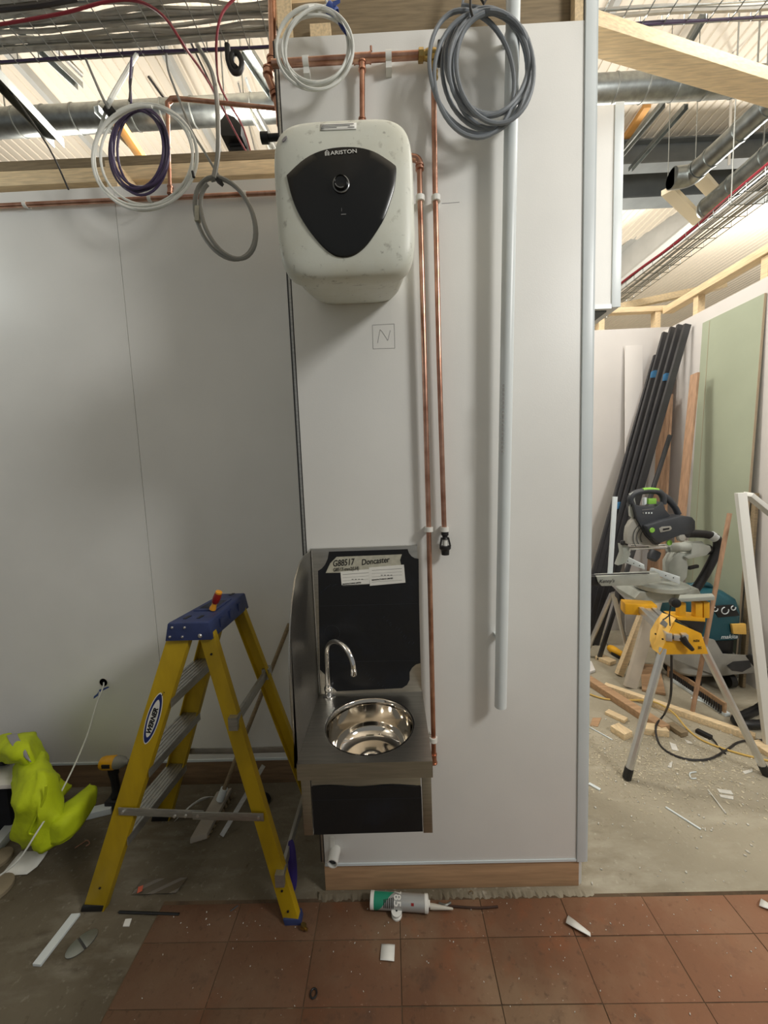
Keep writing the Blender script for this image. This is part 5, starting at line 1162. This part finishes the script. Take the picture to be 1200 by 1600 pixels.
# yellow cage with the grey work stop on top
for (x0, y0, x1, y1) in ((1062, 942, 1072, 972), (1087, 942, 1098, 968), (1100, 941, 1109, 966)):
    M().prism([ny(x0, y0, 1.96), ny(x1, y0, 1.96), ny(x1, y1, 1.96), ny(x0, y1, 1.96)], (0, .03, 0)).build('cage_post', dewy, st, bevel=.002)
M().prism([ny(1055, 964, 1.95), ny(1102, 966, 1.95), ny(1102, 973, 1.95), ny(1064, 973, 1.95)], (0, .09, 0)).build('cage_floor', dewy, st, bevel=.002)
M().prism([ny(1058, 969, 1.945), ny(1103, 972, 1.945), ny(1098, 990, 1.945), ny(1084, 990, 1.945), ny(1074, 978, 1.945)], (0, .05, 0)).build('cage_clip', blackp, st, bevel=.003)
M().hexa([ny(1060, 941, 1.93), ny(1117, 938, 1.93), ny(1113, 932, 2.02), ny(1062, 934, 2.02), ny(1060, 935, 1.93), ny(1117, 932, 1.93), ny(1113, 927, 2.02), ny(1062, 929, 2.02)]).build('stop_plate', sawg, st, bevel=.003)
M().lathe([(.02, 0), (.024, .006), (.022, .03), (.01, .034)], ny(1052, 940, 1.93), (-.2, -1, 0), 16).build('adjust_knob', blackp, st)
M().tube(spline([ny(1048, 946, 1.925), ny(1046, 960, 1.92), ny(1047, 978, 1.90)], 4), .003, 6).build('strap', blackp, st)
M().tube(spline([ny(1047, 960, 1.92), ny(1040, 966, 1.92), ny(1036, 968, 1.92)], 4), .003, 6).build('strap', blackp, st)

# ---- mitre saw
SY = 2.42
ms = thing('mitre_saw', V((1.62, SY, rz + .03)), 'grey and black sliding mitre saw clamped on the yellow stand', 'saw')
def sp3(lst, Y): return [at(x, y, Y=Y) for x, y in lst]
M().prism(sp3([(992, 935), (1000, 925), (1064, 922), (1066, 940), (1010, 944), (994, 942)], 2.40), (.02, .24, 0)).build('base', sawg, ms, bevel=.006)
M().prism(sp3([(1060, 928), (1092, 920), (1096, 930), (1090, 940), (1062, 941)], 2.36), (.02, .22, 0)).build('base_wing', sawg, ms, bevel=.006)
M().lathe([(.145, 0), (.150, .004), (.150, .028), (.140, .032), (.0001, .032)], at(1032, 918, Y=2.46), (0, 0, 1), 32).build('turntable', sawg, ms)
arm_ = M().prism(sp3([(932, 901), (1030, 896), (1034, 908), (1000, 915), (940, 916), (934, 909)], 2.33), (.02, .07, 0)).build('table_arm', sawg, ms, bevel=.005)
text('lettering', "Kenny's", at(936, 911, Y=2.325), (1, 0, .02), (0, 0, 1), .022, ink, arm_, .3, .0002, .95)
M().prism(sp3([(905, 902), (932, 901), (936, 916), (915, 914)], 2.34), (.02, .06, 0)).build('arm_handle', blackp, ms, bevel=.006)
M().bar(at(922, 898.5, Y=2.325), at(1014, 895.5, Y=2.325), (0, 1, 0), .008, .006).build('arm_rod', darkg, ms)
for lst, Y0, Y1 in (([(972, 869), (978, 869), (1006, 883), (1007, 890), (970, 877)], 2.62, 2.50), ([(1016, 888), (1020, 888), (1062, 902), (1062, 913), (1014, 894)], 2.46, 2.34)):
    xs_ = [q[0] for q in lst]; a0, a1 = min(xs_), max(xs_)
    f = M().prism([at(x, y, Y=Y0 + (Y1 - Y0) * (x - a0) / (a1 - a0)) for x, y in lst], (.012, .014, 0)).build('fence', trimw, ms, bevel=.002)
    for k in (.3, .55, .8):
        x = a0 + (a1 - a0) * k; yv_ = lst[0][1] + (lst[2][1] - lst[0][1]) * k + 3.5
        M().lathe([(.0001, 0), (.0035, 0)], at(x, yv_, Y=Y0 + (Y1 - Y0) * k) - V((.002, .002, 0)), (-.5, -.85, 0), 8).build('screw_hole', blackp, f)
M().prism(sp3([(1046, 905), (1046, 880), (1052, 870), (1060, 862), (1072, 866), (1076, 885), (1074, 902), (1066, 912)], 2.50), (.02, .10, 0)).build('pivot_column', sawg, ms, bevel=.012)
M().obox(at(1083, 886, Y=2.50), (.03, 0, .006), (0, .012, 0), (0, 0, .010)).build('bevel_lever', blackp, ms, bevel=.004)
M().tube([at(982, 857, Y=2.46), at(1046, 855, Y=2.50)], .011, 12).build('slide_rail', chrome, ms)
M().tube([at(984, 853, Y=2.56), at(1046, 852, Y=2.58)], .011, 12).build('slide_rail', chrome, ms)
M().tube([at(1044, 856, Y=2.50), at(1094, 853, Y=2.52)], [.030, .034], 16).build('rail_housing', sawg, ms)
M().prism(sp3([(1082, 848), (1098, 850), (1110, 853), (1112, 860), (1104, 868), (1076, 874), (1070, 870), (1080, 866)], 2.48), (.01, .10, 0)).build('housing_bracket', sawg, ms, bevel=.006)
M().lathe([(.03, 0), (.034, .02), (.03, .04)], at(1099, 859, Y=2.52), (1, 0, .05), 16).build('rail_cap', blackp, ms)
M().prism(sp3([(972, 850), (982, 853), (986, 866), (978, 880), (966, 884), (974, 864)], 2.46), (.0, .05, 0)).build('rail_end', sawg, ms, bevel=.005)
M().lathe([(.0001, -.016), (.012, -.013), (.016, 0), (.012, .013), (.0001, .016)], at(973, 848, Y=2.46), n=16).build('ball_knob', darkg, ms)
bcx = at(1012, 838, Y=2.43); gr = M()
garc = [(980, 850), (980, 836), (982, 824), (987, 815), (993, 810), (1004, 822), (1016, 840), (1030, 850), (1028, 853)]
gd = M().prism(sp3(garc, 2.42), (.005, .05, 0)).build('blade_guard', vacg, ms, bevel=.004)
for r in (.10, .078, .055):
    M().tube([bcx + V((r * math.cos(t), -.016, r * math.sin(t))) for t in [PI * .62 + PI * .58 * k / 14 for k in range(15)]], .002, 5).build('guard_ridge', sawd, gd)
M().prism(sp3([(984, 772), (990, 768), (994, 790), (990, 812), (984, 806)], 2.43), (.01, .03, 0)).build('guard_link', sawg, ms, bevel=.003)
body = M().prism(sp3([(990, 787), (1000, 791), (1026, 792), (1036, 784), (1040, 796), (1048, 806), (1030, 818), (1032, 850), (1024, 852), (1010, 838), (996, 812)], 2.40), (.01, .10, 0)).build('saw_body', sawd, ms, bevel=.006)
hl = sp3([(988, 790), (985, 780), (990, 772), (1002, 768), (1018, 767), (1030, 769), (1036, 777), (1036, 788)], 2.44)
M().tube(spline(hl, 4), .019, 12).build('handle_loop', sawd, ms)
M().tube(spline(sp3([(1034, 774), (1044, 780), (1054, 792), (1060, 804)], 2.45), 4), [.022, .022, .021, .02, .02, .02, .019, .019, .018, .018, .018, .018, .018], 12).build('carry_handle', sawd, ms)
M().tube(spline(sp3([(1004, 766), (1016, 765), (1028, 766.5)], 2.437), 4), .014, 10).build('handle_top', green, ms)
M().obox(at(1018, 783, Y=2.44), (.025, 0, 0), (0, .01, 0), (0, 0, .018)).build('trigger', green, ms, bevel=.004)
M().obox(at(1007, 783, Y=2.44), (.008, 0, .003), (0, .010, 0), (0, 0, .022)).build('trigger_guard', trimw, ms, bevel=.003)
mt = M().prism(sp3([(1010, 822), (1036, 813), (1068, 806), (1082, 808), (1087, 814), (1087, 828), (1080, 834), (1060, 838), (1030, 850), (1018, 838)], 2.35), (.015, .13, 0)).build('motor_housing', sawd, ms, bevel=.010)
M().prism(sp3([(1030, 826), (1034, 823), (1048, 822), (1050, 826), (1047, 829), (1032, 832)], 2.347), (0, .004, 0)).build('vent_plate', vacg, mt, bevel=.001)
M().prism(sp3([(1036, 826), (1046, 824.5), (1046, 827), (1036, 829)], 2.3455), (0, .002, 0)).build('vent_slot', blackp, mt)
M().lathe([(.0001, .003), (.014, .003), (.016, 0)], at(1019, 828.5, Y=2.348), (0, -1, 0), 16).build('green_button', green, mt)
M().lathe([(.0001, .003), (.016, .003), (.018, 0)], at(1046, 848, Y=2.40), (0, -1, 0), 16).build('green_cap', green, ms)
M().lathe([(.024, 0), (.028, .012), (.020, .022), (.0001, .024)], at(1062, 840, Y=2.37), (0, -1, .2), 10).build('clamp_knob', vacg, ms)
for k in range(4): M().obox(at(1005 + k * 4.4, 801.5, Y=2.397), (.004, 0, 0), (0, .0006, 0), (0, 0, .005)).build('warning_symbol', trimw if k else inkg, body)
M().bar(at(1003, 797, Y=2.397), at(1022, 795, Y=2.397), (0, 1, 0), .001, .004).build('print_line', inkg, body)
M().tube(spline(sp3([(1074, 834), (1090, 834), (1108, 836), (1120, 842), (1121, 856), (1114, 874), (1100, 900), (1086, 922)], 2.50), 5), .026, 12).build('dust_hose', blackp, ms)
M().tube(sp3([(1110, 836), (1118, 841)], 2.50), .0285, 12).build('hose_band', trimw, ms)
M().lathe([(.034, 0), (.036, .03), (.028, .06), (.0001, .062)], at(1024, 862, Y=2.55), (-.5, -.2, -.8), 14).build('dust_spout', sawd, ms)

# ---- vacuum
vb = V((2.213, 2.79, 0)); VX, VY = .212, .175
vc = thing('vacuum_cleaner', vb, 'teal and grey workshop vacuum cleaner standing in the corner behind the saw', 'vacuum')
def rr4(hx_, hy_, z, dx=0, n=40, e_=4.6):
    out = []
    for i in range(n):
        t = 2 * PI * i / n; c, q = math.cos(t), math.sin(t)
        out.append(V((vb.x + dx + math.copysign(abs(c) ** (2 / e_), c) * hx_, vb.y + math.copysign(abs(q) ** (2 / e_), q) * hy_, z)))
    return out
def vz(py, px=1110, Y=2.62): return at(px, py, Y=Y).z
zt_v, zm, zb2 = vz(926), vz(1003), vz(1028)
M().rings([rr4(.19, .15, .100), rr4(VX, VY, .125), rr4(VX, VY, .18), rr4(.205, .166, zb2 - .05), rr4(.195, .158, zb2)]).build('drum', vacg, vc)
M().rings([rr4(.185, .15, zb2 + .0005), rr4(.185, .15, zm)]).build('dark_band', blackp, vc)
hd = M().rings([rr4(.198, .16, zm + .0005, .0), rr4(.208, .17, zm + .01, .0), rr4(.208, .17, zm + (zt_v - zm) * .55, .0), rr4(.192, .155, zm + (zt_v - zm) * .8, -.01), rr4(.145, .125, zm + (zt_v - zm) * .95, -.035), rr4(.08, .07, zt_v, -.05)]).build('motor_head', teal, vc)
M().tube(spline([V((vb.x - .10, vb.y - .02, zt_v - .02)), V((vb.x - .06, vb.y - .05, zt_v + .022)), V((vb.x + .03, vb.y - .05, zt_v + .018)), V((vb.x + .08, vb.y - .02, zt_v - .03))], 4), .018, 10).build('carry_handle', teal, vc)
yf_ = vb.y - .172
M().prism([V((at(x, y, Y=yf_).x, yf_, at(x, y, Y=yf_).z)) for x, y in ((1140, 974), (1162, 973), (1163, 990), (1142, 989))], (0, -.02, 0)).build('latch', dewo, vc, bevel=.006)
dpanel = M().prism([V((at(x, y, Y=yf_).x, yf_ + .01, at(x, y, Y=yf_).z)) for x, y in ((1112, 947), (1146, 945), (1156, 962), (1122, 965))], (0, -.012, 0)).build('control_panel', blackp, vc, bevel=.003)
for (x, y, r) in ((1118, 952, .015), (1133, 954, .024), (1146, 950, .015)):
    q = at(x, y, Y=yf_ - .004); M().tube([q + V((r * math.cos(t), 0, r * math.sin(t))) for t in [PI * .55 + 2 * PI * .78 * k / 16 for k in range(17)]], .0035, 6).build('dial_mark', trimw, vc)
text('lettering', 'makita', at(1126, 998, Y=yf_ - .003), (1, 0, 0), (0, 0, 1), .028, trimw, hd, .25, .0006, 1.1)
pl_ = V((vb.x - VX - .002, vb.y - .12, zb2 - .10)); M().prism([V((at(x, y, Y=yf_ + .005).x, yf_ + .006, at(x, y, Y=yf_ + .005).z)) for x, y in ((1107, 1008), (1116, 1011), (1115, 1020), (1106, 1017))], (0, -.004, 0)).build('x_badge', paper, vc)
M().prism(sp3([(1052, 1030), (1056, 1006), (1100, 996), (1117, 1000), (1130, 1022), (1168, 1024), (1180, 1040), (1178, 1052), (1120, 1056), (1098, 1048)], vb.y - .190), (0, .012, 0)).build('drum_apron', vacg, vc, bevel=.004)
M().prism(sp3([(1136, 1040), (1146, 1034), (1172, 1032), (1174, 1042), (1160, 1050), (1144, 1048)], vb.y - .194), (0, .003, 0)).build('grip_recess', darkg, vc)
for dx_ in (-.10, .15):
    for dy_ in (-.12, .12):
        M().tube([V((vb.x + dx_ - .02, vb.y + dy_, .0525)), V((vb.x + dx_ + .02, vb.y + dy_, .0525))], .0515, 16).build('wheel', blackp, vc)
hs_ = thing('vacuum_hose', (2.2, 2.2, 0), 'thick dark vacuum hose curling on the floor at the right edge', 'hose')
hp_ = spline([at(1172, 1022, Y=2.43), at(1192, 1050, Y=2.36), at(1206, 1082, Y=2.25), at(1190, 1104, Z=.03), at(1165, 1117, Z=.03), at(1150, 1124, Z=.03), at(1160, 1131, Z=.028), at(1185, 1132, Z=.028), at(1225, 1130, Z=.028)], 6)
M().tube(hp_, [.026 + .0022 * (i % 2) for i in range(len(hp_))], 12).build('hose', blackp, hs_)

# ---- yellow multi-tool, timber and offcuts on the floor
mtool = at(978, 1028, Z=.03); mtl = thing('yellow_cordless_tool', at(978, 1030, Z=0), 'small yellow cordless tool lying by the far leg of the saw stand', 'power tool')
a_, b_ = at(952, 1012, Z=.035), at(992, 1034, Z=.035)
M().tube(spline([a_, a_.lerp(b_, .3), a_.lerp(b_, .7), b_], 4), [.026, .03, .034, .034, .030, .028, .028, .028, .030, .032, .034, .034, .032], 12).build('housing', dewy, mtl)
M().obox(b_ + V((.02, -.01, -.004)), (b_ - a_).normalized() * .035, V((.02, .04, 0)), (0, 0, .028)).build('battery', blackp, mtl, bevel=.005)
M().obox(a_.lerp(b_, .35) + V((-.02, -.03, -.018)), (b_ - a_).normalized() * .07, V((.006, .014, 0)), (0, 0, .012)).build('grip_strip', blackp, mtl, bevel=.003)
M().bar(a_, at(940, 988, Z=.06), (0, 0, 1), .02, .006).build('blade', chrome, mtl)
def fbar(name, p, q, w, th, m, label, cat, z=None, group=None):
    a_, b_ = at(*p, Z=th / 2 + (z or .0008)), at(*q, Z=th / 2 + (z or .0008))
    return tag(M().bar(a_, b_, (0, 0, 1), th, w).build(name, m, bevel=.0015), label, cat, group)
fbar('timber_length', (900, 1050), (1040, 1140), .065, .045, ply, 'brown planed timber length on the floor behind the near stand leg', 'timber')
fbar('timber_length', (945, 1072), (1180, 1153), .045, .040, pine, 'long pale pine length on the floor under the saw stand', 'timber', .0)
fbar('timber_length', (1178, 1160), (1225, 1190), .06, .03, pine, 'short pine length at the right edge behind the stand foot', 'timber')
fbar('timber_length', (1004, 1138), (1042, 1142), .065, .04, pine, 'chunky pine offcut beside the near left stand leg', 'timber')
fbar('timber_length', (960, 1136), (982, 1150), .07, .038, pine_y, 'short pine offcut left of the near stand leg', 'timber')
fbar('timber_length', (948, 1112), (978, 1126), .05, .02, pine, 'thin pine offcut left of the other offcuts', 'timber')
fbar('timber_length', (935, 1026), (958, 1036), .08, .03, pine, 'pine offcut on the floor by the yellow cordless tool', 'timber')
fbar('timber_length', (1046, 1132), (1070, 1148), .05, .03, brownwood, 'brown timber offcut beside the chunky pine offcut', 'timber')
fbar('timber_length', (975, 1006), (1004, 932), .05, .05, pine, 'x', 'timber') if False else None
t0_ = at(1018, 922, Y=2.95); b0_ = at(988, 1000, Y=2.90); dd = (t0_ - b0_).normalized(); lean('timber_batten', b0_ - dd * ((b0_.z - .006) / dd.z), t0_, .045, .045, pine, 'square pine batten leaning under the saw stand rails', 'batten')
t0_ = at(1026, 930, Y=2.75); b0_ = at(1004, 1006, Y=2.72); dd = (t0_ - b0_).normalized(); lean('white_plank', b0_ - dd * ((b0_.z - .006) / dd.z), t0_, .085, .03, mat('pale_plank', rgb(206, 196, 180), .6, var=.08), 'pale plank leaning under the saw stand right of the pine batten', 'plank')
tag(M().prism([at(1001, 1040, Z=.003), at(1030, 1042, Z=.003), at(1040, 1087, Z=.003), at(1003, 1080, Z=.003)], (0, 0, .018)).build('board_offcut', ply, bevel=.001), 'flat brown board offcut behind the near left stand leg', 'board')
tag(M().prism([at(918, 1036, Z=.003), at(924, 1036, Z=.003), at(930, 1050, Z=.003), at(918, 1054, Z=.003)], (0, 0, .018)).build('board_offcut', board2, bevel=.001), 'white board offcut beside the corner trim of the nib', 'board')
# brown toothed strip leaning on white trunking on the floor
ca, cb_ = at(1044, 1044, Z=.065), at(1134, 1104, Z=.065); cd_ = (cb_ - ca).normalized()
cbt = thing('brush_strip', (ca + cb_) / 2, 'long brown toothed strip lying on edge behind the stand', 'strip'); ORIGIN[cbt.name] = V(((ca.x + cb_.x) / 2, (ca.y + cb_.y) / 2, 0)); cbt.location = ORIGIN[cbt.name]
M().bar(ca + V((0, 0, -.02)), cb_ + V((0, 0, -.02)), (0, 0, 1), .085, .014).build('strip', ply, cbt, bevel=.001)
tm_ = M(); nt_ = 26
for k in range(nt_):
    c = ca.lerp(cb_, .06 + .88 * k / (nt_ - 1)) + V((-.012, -.008, -.03)); tm_.obox(c, cd_ * .004, V((-cd_.y, cd_.x, 0)) * .003, (0, 0, .026))
tag(tm_.build('teeth', darkg, cbt), kind='stuff')
fbar('white_trunking', (1052, 1062), (1137, 1117), .035, .022, trimw, 'white trunking lying on the floor along the toothed strip', 'trunking')
fbar('white_strip', (1080, 1090), (1106, 1099), .02, .004, trimw, 'short flat white strip beside the white floor trunking', 'strip')
# cables on the floor
cable('yellow_cable', [at(915, 1082, Z=.008), at(945, 1092, Z=.008), at(985, 1094, Z=.006), at(1020, 1096, Z=.045), at(1050, 1112, Z=.05), at(1075, 1140, Z=.008), at(1100, 1158, Z=.006), at(1150, 1176, Z=.006), at(1215, 1192, Z=.006)], .0055, cabyl, 'yellow extension cable snaking across the floor under the stand')
cable('black_cable', [at(1049, 1024, Y=1.93), at(1049, 1060, Y=1.94), at(1047, 1092, Y=1.97), at(1038, 1116, Z=.06), at(1025, 1134, Z=.05), at(1028, 1158, Z=.006), at(1042, 1174, Z=.006), at(1072, 1186, Z=.006), at(1108, 1186, Z=.006), at(1138, 1170, Z=.006), at(1160, 1158, Z=.006), at(1215, 1156, Z=.006)], .0058, cabk, 'black power cable looping down from the saw stand to the floor')
a_, b_ = at(1088, 1141, Z=.012), at(1112, 1153, Z=.012)
il = thing('inline_switch', (a_ + b_) / 2 - V((0, 0, .012)), 'black inline box on the floor beside the yellow cable', 'box'); M().bar(a_, b_, (0, 0, 1), .022, .03).build('box', blackp, il, bevel=.004)
M().tube(spline([b_, at(1118, 1160, Z=.008), at(1122, 1166, Z=.006), at(1134, 1178, Z=.005)], 4), .004, 6).build('lead', blackp, il)
# sticks and scraps
for p, q, w, m, lb in (((1040, 1261), (1095, 1296), .008, trimw, 'long thin white stick on the concrete at the right'), ((1106, 1234), (1134, 1271), .005, crumb, 'thin pale sliver on the concrete near the right stand foot'), ((920, 1224), (938, 1234), .016, trimw, 'short white trim offcut beside the corner trim of the nib'), ((921, 1136), (957, 1156), .006, trimw, 'thin white rod on the floor left of the pine offcuts')):
    fbar('white_stick', p, q, w, .006, m, lb, 'stick')
for pts, lb in (([(1046, 1193), (1051, 1190), (1049, 1200), (1043, 1199)], 'small white chip nearest the black cable loop'), ([(1160, 1206), (1175, 1202), (1176, 1206), (1164, 1210)], 'beige wood chip left of the right stand foot'), ([(1120, 1233), (1142, 1236), (1146, 1242), (1124, 1239)], 'white peel on the concrete, upper of two'), ([(1124, 1242), (1146, 1245), (1146, 1250), (1126, 1246)], 'white peel on the concrete, lower of two'), ([(1046, 1160), (1056, 1164), (1060, 1174), (1050, 1172)], 'white chip inside the black cable loop'), ([(1070, 1156), (1080, 1160), (1082, 1163), (1074, 1162)], 'grey metal scrap beside the inline box'), ([(926, 1122), (940, 1122), (934, 1136), (922, 1134)], 'square brown scrap at the left end of the offcuts')):
    flat('chip', pts, crumb if 'brown' not in lb else ply, lb, 'chip', .003)
tag(M().tube(spline([at(1088, 1206, Z=.004), at(1078, 1208, Z=.004), at(1080, 1216, Z=.004), at(1088, 1216, Z=.004)], 3), .003, 6).build('hooked_scrap', trimw), 'hook shaped white scrap on the concrete under the stand', 'scrap')
# sawdust and shavings under the stand
random.seed(8); m = M()
for k in range(2600):
    x = random.gauss(1.45, .34); y = random.gauss(1.98, .16)
    if x < .76 or x > 2.45: continue
    s_ = random.uniform(.0015, .006); t = random.uniform(0, PI); u_ = V((math.cos(t), math.sin(t), random.uniform(-.3, .3))) * s_; w_ = V((-math.sin(t), math.cos(t), 0)) * s_ * random.uniform(.25, .8)
    c = V((x, y, .0015 + abs(u_.z))); m.add([c - u_ - w_, c + u_ - w_, c + u_ + w_, c - u_ + w_, c + V((0, 0, .0025))], [(3, 2, 1, 0), (0, 1, 4), (1, 2, 4), (2, 3, 4), (3, 0, 4)])
tag(m.build('sawdust', dustm, smooth=False), 'pale sawdust and shavings spread on the concrete under the saw stand', 'sawdust', kind='stuff')

# ================================================================ lettering to real meshes
bpy.context.view_layer.update()
_dg = bpy.context.evaluated_depsgraph_get()
for o in list(TEXTS):
    me = bpy.data.meshes.new_from_object(o.evaluated_get(_dg)); nm = o.name; mw = o.matrix_basis.copy(); par = o.parent
    bpy.data.objects.remove(o)
    q = bpy.data.objects.new(nm, me); COL.objects.link(q); q.parent = par; q.matrix_basis = mw
